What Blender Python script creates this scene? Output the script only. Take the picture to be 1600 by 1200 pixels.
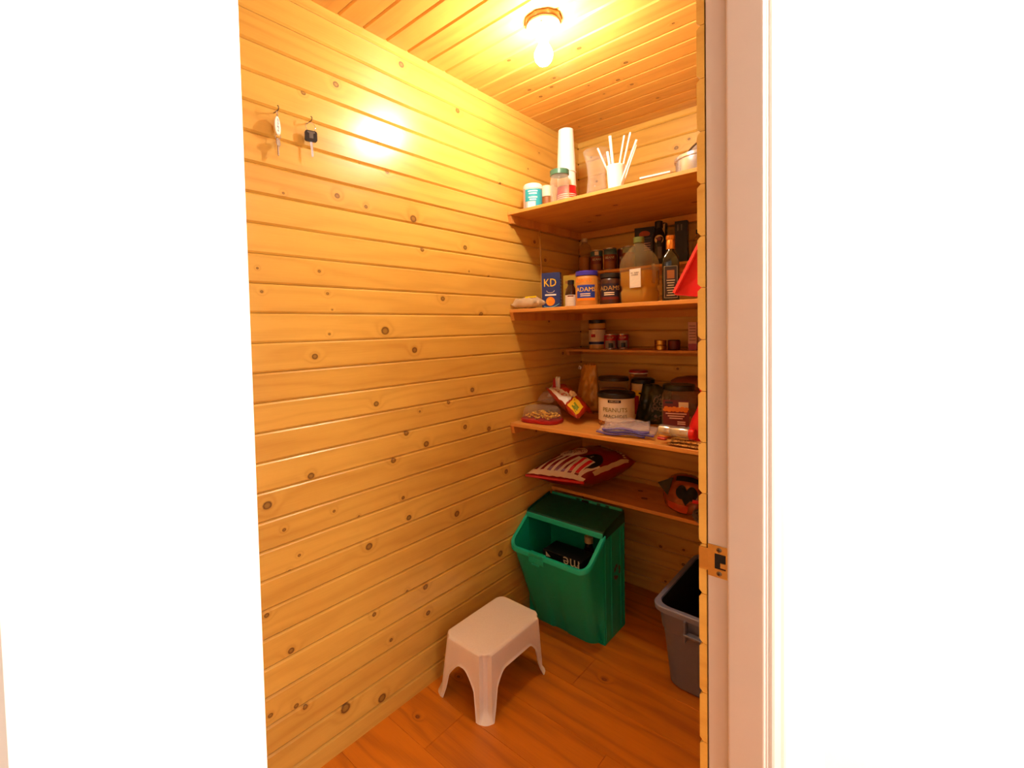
import bpy, bmesh, math, random
from mathutils import Vector, Matrix, noise
C = bpy.context.scene.collection
for o in list(bpy.data.objects): bpy.data.objects.remove(o)
sc = bpy.context.scene
V = Vector
PI = math.pi
# ------------------------------------------------------------------ camera
cd = bpy.data.cameras.new('camera'); cam = bpy.data.objects.new('camera', cd); C.objects.link(cam)
R_ = V((0.72807129, 0.68513294, -0.02247345)); U_ = V((-0.00752676, 0.04077186, 0.99914013)); F_ = V((-0.6854601, 0.72727609, -0.03484165))
m = Matrix((R_, U_, -F_)).transposed().to_4x4(); m.translation = V((1.365, 0, 1.40))
cam.matrix_world = m
cd.sensor_fit = 'HORIZONTAL'; cd.sensor_width = 36; cd.lens = 732.482 / 1600 * 36
cd.shift_x = 0.04574; cd.shift_y = -0.03700; cd.clip_start = 0.005
sc.camera = cam
# ------------------------------------------------------------------ light, exposure
sc.view_settings.view_transform = 'Standard'; sc.view_settings.look = 'None'
sc.view_settings.exposure = 0.74; sc.view_settings.gamma = 1; sc.view_settings.use_curve_mapping = False
BULB = 350.0
BULB_COL = (1.0, 0.91, 0.75, 1)
w = bpy.data.worlds.new('hall_daylight'); sc.world = w; w.use_nodes = True
w.node_tree.nodes['Background'].inputs[0].default_value = (1.0, 0.88, 0.76, 1)
w.node_tree.nodes['Background'].inputs[1].default_value = 0.40
def area(name, loc, rot, sx, sy, power, col):
    l = bpy.data.lights.new(name, 'AREA'); l.shape = 'RECTANGLE'; l.size = sx; l.size_y = sy; l.energy = power; l.color = col
    o = bpy.data.objects.new(name, l); C.objects.link(o); o.location = loc; o.rotation_euler = rot; return o
area('added_hall_fill', (1.75, 1.12, 2.42), (0, 0, 0), .3, .3, 60, (1, .95, .9))  # unseen light added to whiten the casing and hall walls
area('added_doorway_fill', (3.15, .30, 1.25), (0, PI / 2, 0), 1.9, 1.0, 18.5, (1, .88, .74))  # unseen fill light added across the hall to lift the lower left wall
# ------------------------------------------------------------------ materials
def nt(name):
    mt = bpy.data.materials.new(name); mt.use_nodes = True; t = mt.node_tree; return mt, t, t.nodes['Principled BSDF']
def lin(c):
    def f(x): return x / 12.92 if x <= .04045 else ((x + .055) / 1.055) ** 2.4
    return (f(c[0]), f(c[1]), f(c[2]), 1)
def hexc(h): return lin(tuple(int(h[i:i+2], 16) / 255 for i in (0, 2, 4)))
def mat(name, col, rough=.5, metal=0, spec=.5, bump=0, bscale=60, var=0, coat=0, trans=0, alpha=1, sub=0):
    mt, t, b = nt(name); L = t.links
    c = hexc(col) if isinstance(col, str) else col
    b.inputs['Base Color'].default_value = c; b.inputs['Roughness'].default_value = rough; b.inputs['Metallic'].default_value = metal
    b.inputs['Specular IOR Level'].default_value = spec; b.inputs['Coat Weight'].default_value = coat
    b.inputs['Transmission Weight'].default_value = trans; b.inputs['Alpha'].default_value = alpha
    if sub:
        b.inputs['Subsurface Weight'].default_value = sub; b.inputs['Subsurface Radius'].default_value = (.02, .015, .01)
    tc = t.nodes.new('ShaderNodeTexCoord'); n = t.nodes.new('ShaderNodeTexNoise'); n.inputs['Scale'].default_value = bscale; n.inputs['Detail'].default_value = 4
    L.new(tc.outputs['Object'], n.inputs['Vector'])
    mx = t.nodes.new('ShaderNodeMixRGB'); mx.blend_type = 'MULTIPLY'; mx.inputs[0].default_value = max(var, .06)
    mx.inputs[1].default_value = c; L.new(n.outputs['Fac'], mx.inputs[2]); L.new(mx.outputs[0], b.inputs['Base Color'])
    if bump:
        bp = t.nodes.new('ShaderNodeBump'); bp.inputs['Strength'].default_value = bump; bp.inputs['Distance'].default_value = .002
        L.new(n.outputs['Fac'], bp.inputs['Height']); L.new(bp.outputs[0], b.inputs['Normal'])
    return mt
def clear(name, col, opacity=.2, rough=.08, tint=.4, k=.28):
    """thin clear plastic or glass: part see-through, part glossy, part tinted film"""
    mt, t, b = nt(name); L = t.links
    c = hexc(col) if isinstance(col, str) else col
    b.inputs['Base Color'].default_value = c; b.inputs['Roughness'].default_value = rough
    tr = t.nodes.new('ShaderNodeBsdfTransparent'); tr.inputs[0].default_value = tuple(1 - tint + tint * x for x in c[:3]) + (1,)
    fr = t.nodes.new('ShaderNodeLayerWeight'); fr.inputs[0].default_value = .25
    ma = t.nodes.new('ShaderNodeMath'); ma.operation = 'MULTIPLY_ADD'; ma.inputs[1].default_value = k; ma.inputs[2].default_value = opacity
    L.new(fr.outputs['Facing'], ma.inputs[0])
    mx = t.nodes.new('ShaderNodeMixShader'); L.new(ma.outputs[0], mx.inputs[0]); L.new(tr.outputs[0], mx.inputs[1]); L.new(b.outputs[0], mx.inputs[2])
    L.new(mx.outputs[0], t.nodes['Material Output'].inputs[0])
    return mt
def pine(name, light, dark, knots=True, rough=.33, ax=0, grain=1.0, rings=60, contrast=.55, coat=.35, knotcol='522a0c'):
    """varnished knotty pine; the grain runs along the object's own X axis, knots sit where the board's properties put them"""
    mt, t, b = nt(name); L = t.links; N = t.nodes.new
    def math_(op, a, bb=None, cc=None, clamp=False):
        n = N('ShaderNodeMath'); n.operation = op; n.use_clamp = clamp
        for i, x in enumerate((a, bb, cc)):
            if x is None: continue
            if isinstance(x, (int, float)): n.inputs[i].default_value = x
            else: L.new(x, n.inputs[i])
        return n.outputs[0]
    tc = N('ShaderNodeTexCoord'); sx = N('ShaderNodeSeparateXYZ'); L.new(tc.outputs['Object'], sx.inputs[0])
    oi = N('ShaderNodeObjectInfo'); rnd = oi.outputs['Random']
    X, Y, Z = sx.outputs
    fall = None; core = None; ring = None
    if knots:
        for k in 'abcde':
            at = N('ShaderNodeAttribute'); at.attribute_type = 'OBJECT'; at.attribute_name = 'knot_' + k
            s2 = N('ShaderNodeSeparateXYZ'); L.new(at.outputs['Vector'], s2.inputs[0])
            dx = math_('MULTIPLY', math_('SUBTRACT', X, s2.outputs[0]), .85); dy = math_('SUBTRACT', Y, s2.outputs[1])
            d = math_('SQRT', math_('ADD', math_('MULTIPLY', dx, dx), math_('MULTIPLY', dy, dy)))
            d = math_('DIVIDE', d, math_('ADD', s2.outputs[2], 1e-6))
            f = math_('POWER', 2.718, math_('MULTIPLY', math_('MULTIPLY', d, d), -.22))
            fall = f if fall is None else math_('ADD', fall, f)
            core = d if core is None else math_('MINIMUM', core, d)
    off = math_('MULTIPLY', rnd, 37.0)
    wob = N('ShaderNodeTexNoise'); wob.inputs['Scale'].default_value = 1; wob.inputs['Detail'].default_value = 2
    cb = N('ShaderNodeCombineXYZ'); L.new(math_('MULTIPLY_ADD', X, 1.6, off), cb.inputs[0]); L.new(math_('MULTIPLY', Y, 9), cb.inputs[1]); L.new(off, cb.inputs[2])
    L.new(cb.outputs[0], wob.inputs['Vector'])
    ph = math_('MULTIPLY_ADD', wob.outputs['Fac'], 3.2, math_('MULTIPLY', Y, rings / 6.28 * 1.7))
    if fall is not None: ph = math_('MULTIPLY_ADD', fall, 1.6, ph)
    ringv = math_('SINE', math_('MULTIPLY', ph, 6.28))
    ringv = math_('POWER', math_('MULTIPLY_ADD', ringv, .5, .5), 2.0)
    fine = N('ShaderNodeTexNoise'); fine.inputs['Scale'].default_value = 1; fine.inputs['Detail'].default_value = 5; fine.inputs['Roughness'].default_value = .65
    cf = N('ShaderNodeCombineXYZ'); L.new(math_('MULTIPLY_ADD', X, 7, off), cf.inputs[0]); L.new(math_('MULTIPLY', Y, 240), cf.inputs[1]); L.new(math_('MULTIPLY', Z, 80), cf.inputs[2])
    L.new(cf.outputs[0], fine.inputs['Vector'])
    patch = N('ShaderNodeTexNoise'); patch.inputs['Scale'].default_value = 1; patch.inputs['Detail'].default_value = 3
    cp = N('ShaderNodeCombineXYZ'); L.new(math_('MULTIPLY_ADD', X, 3, off), cp.inputs[0]); L.new(math_('MULTIPLY', Y, 14), cp.inputs[1]); L.new(off, cp.inputs[2])
    L.new(cp.outputs[0], patch.inputs['Vector'])
    g = math_('ADD', math_('MULTIPLY', ringv, .30 * grain), math_('ADD', math_('MULTIPLY', math_('SUBTRACT', fine.outputs['Fac'], .35), .55 * grain), math_('MULTIPLY', math_('SUBTRACT', patch.outputs['Fac'], .35), .8)))
    g = math_('ADD', g, math_('MULTIPLY', math_('SUBTRACT', rnd, .5), .45))
    if fall is not None: g = math_('MULTIPLY_ADD', fall, .28, g)
    g = math_('MULTIPLY', g, contrast, clamp=True)
    mx = N('ShaderNodeMixRGB'); mx.inputs[1].default_value = hexc(light); mx.inputs[2].default_value = hexc(dark); L.new(g, mx.inputs[0])
    colr = mx.outputs[0]
    if knots:
        rp = N('ShaderNodeValToRGB'); e = rp.color_ramp.elements
        e[0].position = 0; e[0].color = (.5, .5, .5, 1); e[1].position = 1; e[1].color = (0, 0, 0, 1)
        for p, v in ((.45, .62), (.62, .92), (.74, .75), (.86, .2)):
            q = e.new(p); q.color = (v, v, v, 1)
        dn = math_('ADD', core, math_('MULTIPLY', math_('SUBTRACT', fine.outputs['Fac'], .5), .35))
        L.new(math_('MULTIPLY', dn, .92), rp.inputs[0])
        m2 = N('ShaderNodeMixRGB'); L.new(rp.outputs[0], m2.inputs[0]); L.new(colr, m2.inputs[1]); m2.inputs[2].default_value = hexc(knotcol); colr = m2.outputs[0]
    L.new(colr, b.inputs['Base Color'])
    b.inputs['Roughness'].default_value = rough; b.inputs['Coat Weight'].default_value = coat; b.inputs['Coat Roughness'].default_value = .27
    bp = N('ShaderNodeBump'); bp.inputs['Strength'].default_value = .25; bp.inputs['Distance'].default_value = .0012
    L.new(math_('ADD', math_('MULTIPLY', fine.outputs['Fac'], .5), patch.outputs['Fac']), bp.inputs['Height']); L.new(bp.outputs[0], b.inputs['Normal'])
    return mt
M = {}
M['pine'] = pine('knotty_pine_varnished', 'e2b656', 'a8681a', coat=.55)
M['pine_ceiling'] = pine('knotty_pine_ceiling', 'e8b45a', 'a8661a', coat=.6)
M['pine_raw'] = pine('sawn_pine_end', 'c08a44', '8a521a', rough=.7, coat=0, knots=False)
M['ply'] = pine('shelf_plywood', 'e2a24e', 'a0602a', rough=.55, coat=.05, rings=30)
M['laminate'] = pine('laminate_floor_planks', 'd67e16', '84400a', rough=.34, rings=40, contrast=.75, coat=.15, grain=1.2, knots=True, knotcol='5a2c10')
M['white_paint'] = mat('white_gloss_paint', 'cfc4ba', .42, bump=.08, bscale=25)
M['white_wall'] = mat('white_wall_paint', 'f7f4f0', .7, bump=.05, bscale=200)
M['brass'] = mat('brushed_brass', 'd9b46a', .32, 1, bscale=300, var=.15)
M['steel'] = mat('polished_steel', 'c4c4c8', .22, .75)
M['dark_metal'] = mat('tarnished_metal', '7a6a55', .4, 1)
M['black'] = mat('black_plastic', '141216', .35)
M['blackmatte'] = mat('black_matte', '0c0a0a', .8)
M['backing'] = mat('rough_brown_sheathing', '6a4420', .9, bump=.1)
M['white_plastic'] = mat('white_plastic', 'eee6de', .45, bump=.06, bscale=180)
M['stool'] = mat('stool_plastic_off_white', 'f6f1ec', .42, bump=.05, bscale=160, var=.05)
M['stool_top'] = mat('stool_top_scuffed_plastic', 'f4ece2', .5, bump=.15, bscale=220, var=.14)
M['paper_white'] = mat('white_paper', 'f5f1ec', .8, bump=.05)
M['porcelain'] = mat('white_porcelain', 'f4f0ea', .2)
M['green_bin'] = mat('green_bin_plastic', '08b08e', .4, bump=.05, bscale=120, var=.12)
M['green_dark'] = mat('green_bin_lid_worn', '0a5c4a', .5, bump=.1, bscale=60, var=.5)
M['tote'] = mat('blue_grey_tote_plastic', '6f7690', .42, bump=.06, bscale=150)
M['tote_in'] = mat('tote_inside_shade', '17161a', .6)  # near-black colour stands in for the shade inside the tote
M['red'] = mat('red_plastic', 'd8141c', .35)
M['redfilm'] = mat('red_film', 'c02018', .3, coat=.3)
M['crimson'] = mat('crimson_plastic', 'a8121c', .35)
M['blue'] = mat('royal_blue_print', '1f3fae', .4)
M['navy'] = mat('navy_print', '1a2f6e', .45)
M['violet'] = mat('blue_violet_plastic', '3a30b0', .35)
M['yellow'] = mat('yellow_print', 'f2c21c', .45)
M['orange'] = mat('orange_print', 'ee8a1a', .45)
M['green_lid'] = mat('green_lid_metal', '3f6e58', .35)
M['teal'] = mat('teal_grey_print', '4e6a68', .45)
M['turq'] = mat('turquoise_print', '22a3b8', .45)
M['brownlabel'] = mat('brown_can_label', '8a3c1c', .4, var=.5, bscale=90)
M['peanut'] = mat('peanut_butter', 'c98a3a', .5, var=.2, bscale=30)
M['dkjar'] = mat('dark_chocolate_spread', '3a1a10', .3)
M['maroon'] = mat('maroon_print', '6a1a14', .45)
M['cream'] = mat('cream_print', 'ead9bd', .5)
M['beige'] = mat('beige_plastic', 'd8bd8d', .5)
M['pinkbox'] = mat('pale_pink_card', 'e3b2a8', .6)
M['gold'] = mat('gold_tin', 'c8a24a', .28, 1)
M['copper'] = mat('copper_foil', 'd28a3c', .3, .85)
M['oilglass'] = mat('dark_green_bottle_glass', '15130a', .12, coat=.4)
M['syrup'] = mat('dark_brown_syrup', '2c0f08', .12, coat=.4)
M['oil'] = clear('golden_oil', 'e8b414', .40, .08, tint=.6)
M['jug'] = clear('clear_jug_plastic', 'd9c08a', .07, .1)
M['yoil'] = mat('yellow_grain', 'd08a22', .4, var=.3, bscale=120)
M['glass'] = clear('clear_glass', 'f4ece2', .03, .03, tint=.15, k=.45)
M['clearp'] = clear('clear_plastic', 'efe2d4', .06, .1, tint=.2)
M['film'] = clear('clear_film', 'efe4e6', .13, .15, tint=.1)
M['bagfilm'] = clear('crinkled_bag_film', 'e7d2b4', .45, .2)
M['pasta'] = mat('yellow_pasta', 'e6b53c', .5)
M['olive'] = mat('dark_green_film', '27352a', .3, bump=.3, bscale=60, coat=.3, var=.4)
M['rice'] = mat('golden_grain_bag', 'e0a23c', .28, bump=.2, bscale=160, var=.25, coat=.3)
M['tan'] = mat('tan_wicker', '8a4a24', .6, bump=.5, bscale=150, var=.3)
M['greyprint'] = mat('grey_print', '6a625c', .6)
M['ash'] = mat('grey_wire', '8d8478', .45, .6)
M['wood_ring'] = pine('dark_pine_ring', 'b07a40', '80501f', rough=.5, knots=False)
M['tannut'] = mat('caramel_brown', 'a4632a', .5, var=.4, bscale=80)
def stripes(name, c1, c2, scale, axis=0, off=0, rough=.32):
    mt, t, b = nt(name); L = t.links
    tc = t.nodes.new('ShaderNodeTexCoord'); s = t.nodes.new('ShaderNodeSeparateXYZ'); L.new(tc.outputs['Object'], s.inputs[0])
    a = t.nodes.new('ShaderNodeMath'); a.operation = 'MULTIPLY_ADD'; a.inputs[1].default_value = scale; a.inputs[2].default_value = off; L.new(s.outputs[axis], a.inputs[0])
    f = t.nodes.new('ShaderNodeMath'); f.operation = 'FRACT'; L.new(a.outputs[0], f.inputs[0])
    g = t.nodes.new('ShaderNodeMath'); g.operation = 'GREATER_THAN'; g.inputs[1].default_value = .5; L.new(f.outputs[0], g.inputs[0])
    mx = t.nodes.new('ShaderNodeMixRGB'); mx.inputs[1].default_value = hexc(c1); mx.inputs[2].default_value = hexc(c2); L.new(g.outputs[0], mx.inputs[0])
    L.new(mx.outputs[0], b.inputs['Base Color']); b.inputs['Roughness'].default_value = rough; b.inputs['Coat Weight'].default_value = .3
    return mt
M['redstripe'] = stripes('red_and_white_striped_film', 'b81a16', 'efd9c0', 26, 0)
M['rimstripe'] = stripes('red_and_white_cup_print', 'd23a22', 'f3e3d6', 113.6, 2, .0)
M['barcode'] = stripes('printed_lines', 'efe8dc', 'b8aea2', 220, 2)
def spots(name, bg, fg, scale, thr):
    mt, t, b = nt(name); L = t.links
    tc = t.nodes.new('ShaderNodeTexCoord'); v = t.nodes.new('ShaderNodeTexVoronoi'); v.inputs['Scale'].default_value = scale; L.new(tc.outputs['Object'], v.inputs['Vector'])
    r = t.nodes.new('ShaderNodeValToRGB'); e = r.color_ramp.elements
    e[0].position = thr * .55; e[0].color = hexc(bg) if thr > .45 else hexc('8a5a24'); e[1].position = thr * .9; e[1].color = hexc(fg)
    q = e.new(thr * 1.25); q.color = hexc(bg); L.new(v.outputs['Distance'], r.inputs[0]); L.new(r.outputs[0], b.inputs['Base Color']); b.inputs['Roughness'].default_value = .8
    return mt
M['leopard'] = spots('leopard_print_fabric', 'd7a55a', '2a1408', 80, .5)
M['greyweave'] = spots('dark_leaf_print_film', '2a352c', '7d6a62', 55, .5)
def emit(name, col, s):
    mt, t, b = nt(name); b.inputs['Base Color'].default_value = (1, 1, 1, 1); b.inputs['Emission Color'].default_value = col; b.inputs['Emission Strength'].default_value = s; return mt
M['bulb'] = emit('lit_bulb_glass', BULB_COL, BULB)
# ------------------------------------------------------------------ builders
def obj(name, bm, mt, parent=None, smooth=False, loc=None, angle=None):
    me = bpy.data.meshes.new(name); bmesh.ops.recalc_face_normals(bm, faces=bm.faces[:]) if smooth != 'keep' else None
    if loc is None and parent is not None and parent.get('_w'): 
        base = V(parent['_w']); bmesh.ops.translate(bm, verts=bm.verts[:], vec=-base)
    bm.to_mesh(me); bm.free(); me.materials.append(mt)
    if smooth: me.polygons.foreach_set('use_smooth', [True] * len(me.polygons))
    if angle: me.set_sharp_from_angle(angle=math.radians(angle))
    o = bpy.data.objects.new(name, me); C.objects.link(o)
    if parent is not None: o.parent = parent
    if loc is not None: o.location = loc
    return o
def thing(name, label, cat, loc=(0, 0, 0), rz=0, group=None, world=False, rot=None):
    """Empty at a thing's base; with world=True its parts are given in room coordinates"""
    o = bpy.data.objects.new(name, None); C.objects.link(o); o.empty_display_size = .02
    o.location = loc; o.rotation_euler = rot or (0, 0, rz); o['label'] = label; o['category'] = cat
    if group: o['group'] = group
    if world: o['_w'] = list(loc)
    return o
def tag(o, label, cat, group=None):
    o['label'] = label; o['category'] = cat
    if group: o['group'] = group
    return o
def box(bm, x0, x1, y0, y1, z0, z1, bev=0, seg=1):
    vs = [bm.verts.new((x, y, z)) for x in (x0, x1) for y in (y0, y1) for z in (z0, z1)]
    fs = [bm.faces.new([vs[i] for i in q]) for q in ((0, 1, 3, 2), (4, 6, 7, 5), (0, 4, 5, 1), (2, 3, 7, 6), (0, 2, 6, 4), (1, 5, 7, 3))]
    if bev:
        es = list({e for f in fs for e in f.edges}); bmesh.ops.bevel(bm, geom=es, offset=bev, segments=seg, profile=.6, affect='EDGES')
    return bm
def bx(*a, **k): return box(bmesh.new(), *a, **k)
def lathe(bm, prof, n=24, c=(0, 0, 0), a0=0, a1=2 * PI, sq=None):
    full = abs(a1 - a0 - 2 * PI) < 1e-6; rows = []
    for r, z in prof:
        if r < 1e-6: rows.append([bm.verts.new((c[0], c[1], c[2] + z))]); continue
        row = []
        for i in range(n if full else n + 1):
            a = a0 + (a1 - a0) * i / n; k = 1
            if sq: k = 1 / ((abs(math.cos(a)) ** sq + abs(math.sin(a)) ** sq) ** (1 / sq))
            row.append(bm.verts.new((c[0] + r * k * math.cos(a), c[1] + r * k * math.sin(a), c[2] + z)))
        rows.append(row)
    for A, B in zip(rows, rows[1:]):
        m_ = max(len(A), len(B)); cnt = m_ if full else m_ - 1
        for i in range(cnt):
            j = (i + 1) % m_
            if len(A) == 1 and len(B) == 1: continue
            if len(A) == 1: bm.faces.new((A[0], B[i], B[j]))
            elif len(B) == 1: bm.faces.new((A[i], B[0], A[j]))
            else: bm.faces.new((A[i], B[i], B[j], A[j]))
    return bm
def lt(prof, **k): return lathe(bmesh.new(), prof, **k)
def tube(bm, pts, r, n=8, closed=False, r1=None):
    pts = [V(p) for p in pts]; rows = []; N_ = len(pts); prev = None
    for i, p in enumerate(pts):
        a = pts[(i - 1) % N_] if (i or closed) else p; b = pts[(i + 1) % N_] if (i < N_ - 1 or closed) else p
        t = (b - a).normalized()
        if prev is None: u = t.orthogonal().normalized()
        else: u = (prev - t * prev.dot(t)).normalized()
        prev = u; v = t.cross(u); rr = r if r1 is None else r + (r1 - r) * i / (N_ - 1)
        rows.append([bm.verts.new(p + u * rr * math.cos(2 * PI * k / n) + v * rr * math.sin(2 * PI * k / n)) for k in range(n)])
    for i in range(N_ if closed else N_ - 1):
        A, B = rows[i], rows[(i + 1) % N_]
        for k in range(n): bm.faces.new((A[k], A[(k + 1) % n], B[(k + 1) % n], B[k]))
    if not closed: bm.faces.new(rows[0][::-1]); bm.faces.new(rows[-1])
    return bm
def prism(bm, poly, z0, z1, axis='z'):
    f = {'z': lambda a, b, c: (a, b, c), 'y': lambda a, b, c: (a, c, b), 'x': lambda a, b, c: (c, a, b)}[axis]
    lo = [bm.verts.new(f(a, b, z0)) for a, b in poly]; hi = [bm.verts.new(f(a, b, z1)) for a, b in poly]
    bm.faces.new(lo[::-1]); bm.faces.new(hi)
    for i in range(len(poly)):
        j = (i + 1) % len(poly); bm.faces.new((lo[i], lo[j], hi[j], hi[i]))
    return bm
def disc(r, n=20, z=0, sy=1, cx=0, cy=0):
    bm = bmesh.new(); bm.faces.new([bm.verts.new((cx + r * math.cos(2 * PI * i / n), cy + sy * r * math.sin(2 * PI * i / n), z)) for i in range(n)]); return bm
def loft(bm, rings, closed=True, cap0=False, cap1=False):
    rows = [[bm.verts.new(p) for p in r] for r in rings]; n = len(rows[0])
    for A, B in zip(rows, rows[1:]):
        for i in range(n if closed else n - 1): bm.faces.new((A[i], A[(i + 1) % n], B[(i + 1) % n], B[i]))
    if cap0: bm.faces.new(rows[0][::-1])
    if cap1: bm.faces.new(rows[-1])
    return bm
def rrect(x0, x1, y0, y1, r, n=5):
    out = []
    for cx, cy, a in ((x1 - r, y1 - r, 0), (x0 + r, y1 - r, 90), (x0 + r, y0 + r, 180), (x1 - r, y0 + r, 270)):
        for i in range(n + 1):
            t = math.radians(a + 90 * i / n); out.append((cx + r * math.cos(t), cy + r * math.sin(t)))
    return out
def text_bm(s, size, ext=.0004, align='CENTER', sx=1.0, shear=0):
    cu = bpy.data.curves.new('t', 'FONT'); cu.body = s; cu.size = size; cu.align_x = align; cu.align_y = 'CENTER'; cu.extrude = ext; cu.resolution_u = 2; cu.shear = shear
    o = bpy.data.objects.new('t', cu); C.objects.link(o); dg = bpy.context.evaluated_depsgraph_get(); dg.update()
    me = bpy.data.meshes.new_from_object(o.evaluated_get(dg)); bm = bmesh.new(); bm.from_mesh(me)
    bpy.data.objects.remove(o); bpy.data.curves.remove(cu); bpy.data.meshes.remove(me)
    for v in bm.verts: v.co.x *= sx
    return bm
def wrap(bm, r, phi, z, lift=.0012):
    """wrap flat XY artwork round a cylinder about local Z, centred on direction phi"""
    for v in bm.verts:
        a = phi + v.co.x / r; rr = r + lift + v.co.z; v.co = V((rr * math.cos(a), rr * math.sin(a), z + v.co.y))
    return bm
def flat(bm, loc, rz=0, tilt=90, spin=0):
    """stand flat XY artwork up, facing -Y turned by rz"""
    mt = Matrix.Translation(loc) @ Matrix.Rotation(rz, 4, 'Z') @ Matrix.Rotation(math.radians(tilt), 4, 'X') @ Matrix.Rotation(spin, 4, 'Z')
    bmesh.ops.transform(bm, matrix=mt, verts=bm.verts[:]); return bm
def band(r, z0, z1, phi, half, n=14, lift=.0006):
    bm = bmesh.new(); a = [phi - half + 2 * half * i / n for i in range(n + 1)]
    lo = [bm.verts.new(((r + lift) * math.cos(t), (r + lift) * math.sin(t), z0)) for t in a]; hi = [bm.verts.new(((r + lift) * math.cos(t), (r + lift) * math.sin(t), z1)) for t in a]
    for i in range(n): bm.faces.new((lo[i], lo[i + 1], hi[i + 1], hi[i]))
    return bm
def rect(w, h, cx=0, cy=0, z=0, nx=1):
    bm = bmesh.new()
    lo = [bm.verts.new((cx - w / 2 + w * i / nx, cy - h / 2, z)) for i in range(nx + 1)]; hi = [bm.verts.new((cx - w / 2 + w * i / nx, cy + h / 2, z)) for i in range(nx + 1)]
    for i in range(nx): bm.faces.new((lo[i], lo[i + 1], hi[i + 1], hi[i]))
    return bm
def pillow(hf, hb, nx, ny, mapf, amp=.006, seed=0, freq=18):
    """a filled bag: front and back sheets over u,v in -1..1 welded round the edge; mapf(u,v,w) places a point"""
    bm = bmesh.new(); F = {}; Bk = {}
    for i in range(nx + 1):
        for j in range(ny + 1):
            u = -1 + 2 * i / nx; v = -1 + 2 * j / ny
            e = max(0, (1 - abs(u) ** 2.6)) ** .6 * max(0, (1 - abs(v) ** 2.6)) ** .6
            nz = amp * noise.noise(V((u * 3 + seed, v * 3, seed))) + amp * .6 * noise.noise(V((u * freq / 2 + seed, v * freq / 2, seed * 2)))
            border = i in (0, nx) or j in (0, ny)
            F[i, j] = bm.verts.new(mapf(u, v, hf * e + nz))
            Bk[i, j] = F[i, j] if border else bm.verts.new(mapf(u, v, -hb * e + nz * .7))
    for i in range(nx):
        for j in range(ny):
            bm.faces.new((F[i, j], F[i + 1, j], F[i + 1, j + 1], F[i, j + 1]))
            q = [Bk[i, j], Bk[i, j + 1], Bk[i + 1, j + 1], Bk[i + 1, j]]
            try: bm.faces.new(q)
            except ValueError: pass
    return bm
def move(bm, loc=(0, 0, 0), rz=0, rx=0, ry=0):
    bmesh.ops.transform(bm, matrix=Matrix.Translation(loc) @ Matrix.Rotation(rz, 4, 'Z') @ Matrix.Rotation(ry, 4, 'Y') @ Matrix.Rotation(rx, 4, 'X'), verts=bm.verts[:]); return bm
CAMX, CAMY = 1.365, 0.0
def face(x, y): return math.atan2(CAMY - y, CAMX - x)          # direction of the doorway seen from a spot on a shelf
random.seed(7)
# ------------------------------------------------------------------ room shell
D = 2.421; H = 2.44; XW = 1.107; YJ = .85; YN = .0644; XO = 1.206; YF = -.35
def struct(name, bm, mt, **k):
    o = obj(name, bm, mt, **k); o['kind'] = 'structure'; return o
TH = .012
joints = [.004 - .0875 * 0] + [0.0] * 0
joints = []
z = 1.462
while z > 0.02: joints.append(z); z -= .0875
z = 1.462 + .0862
while z < H - .01: joints.append(z); z += .0862
joints = sorted(joints)
zs = [-.008] + joints + [H + .02]
def board_mesh(length, width, ch=.0058, dp=.0055, gap=.0005, th=TH):
    """V-jointed board: X along, Y across from 0 to width, face at Z=0"""
    w0, w1 = gap, width - gap
    prof = [(w0, -th), (w0, -dp), (w0 + ch, 0), (w1 - ch, 0), (w1, -dp), (w1, -th)]
    bm = bmesh.new(); a = [bm.verts.new((0, y, zz)) for y, zz in prof]; b = [bm.verts.new((length, y, zz)) for y, zz in prof]
    bm.faces.new(a); bm.faces.new(b[::-1])
    for i in range(6): j = (i + 1) % 6; bm.faces.new((a[i], b[i], b[j], a[j]))
    bmesh.ops.recalc_face_normals(bm, faces=bm.faces[:])
    me = bpy.data.meshes.new('board'); bm.to_mesh(me); bm.free(); return me
_bm = {}
def board(parent, mt, length, width, frame, knots=None, name='board', **k):
    key = (round(length, 4), round(width, 4), mt.name)
    if key not in _bm: _bm[key] = board_mesh(length, width, **k); _bm[key].materials.append(mt)
    o = bpy.data.objects.new(name, _bm[key]); C.objects.link(o); o.parent = parent; o.matrix_local = frame
    if knots is None:
        knots = []
        for q in range(random.choice((0, 1, 1, 2, 2, 3))): knots.append((random.uniform(.05, length - .05), random.uniform(.012, max(.014, width - .012)), random.uniform(.004, .010)))
    for ltr, kk in zip('abcde', knots): o['knot_' + ltr] = [float(q) for q in kk]
    return o
def frame(origin, ax, ay, az):
    f = Matrix((V(ax), V(ay), V(az))).transposed().to_4x4(); f.translation = V(origin); return f
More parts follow.
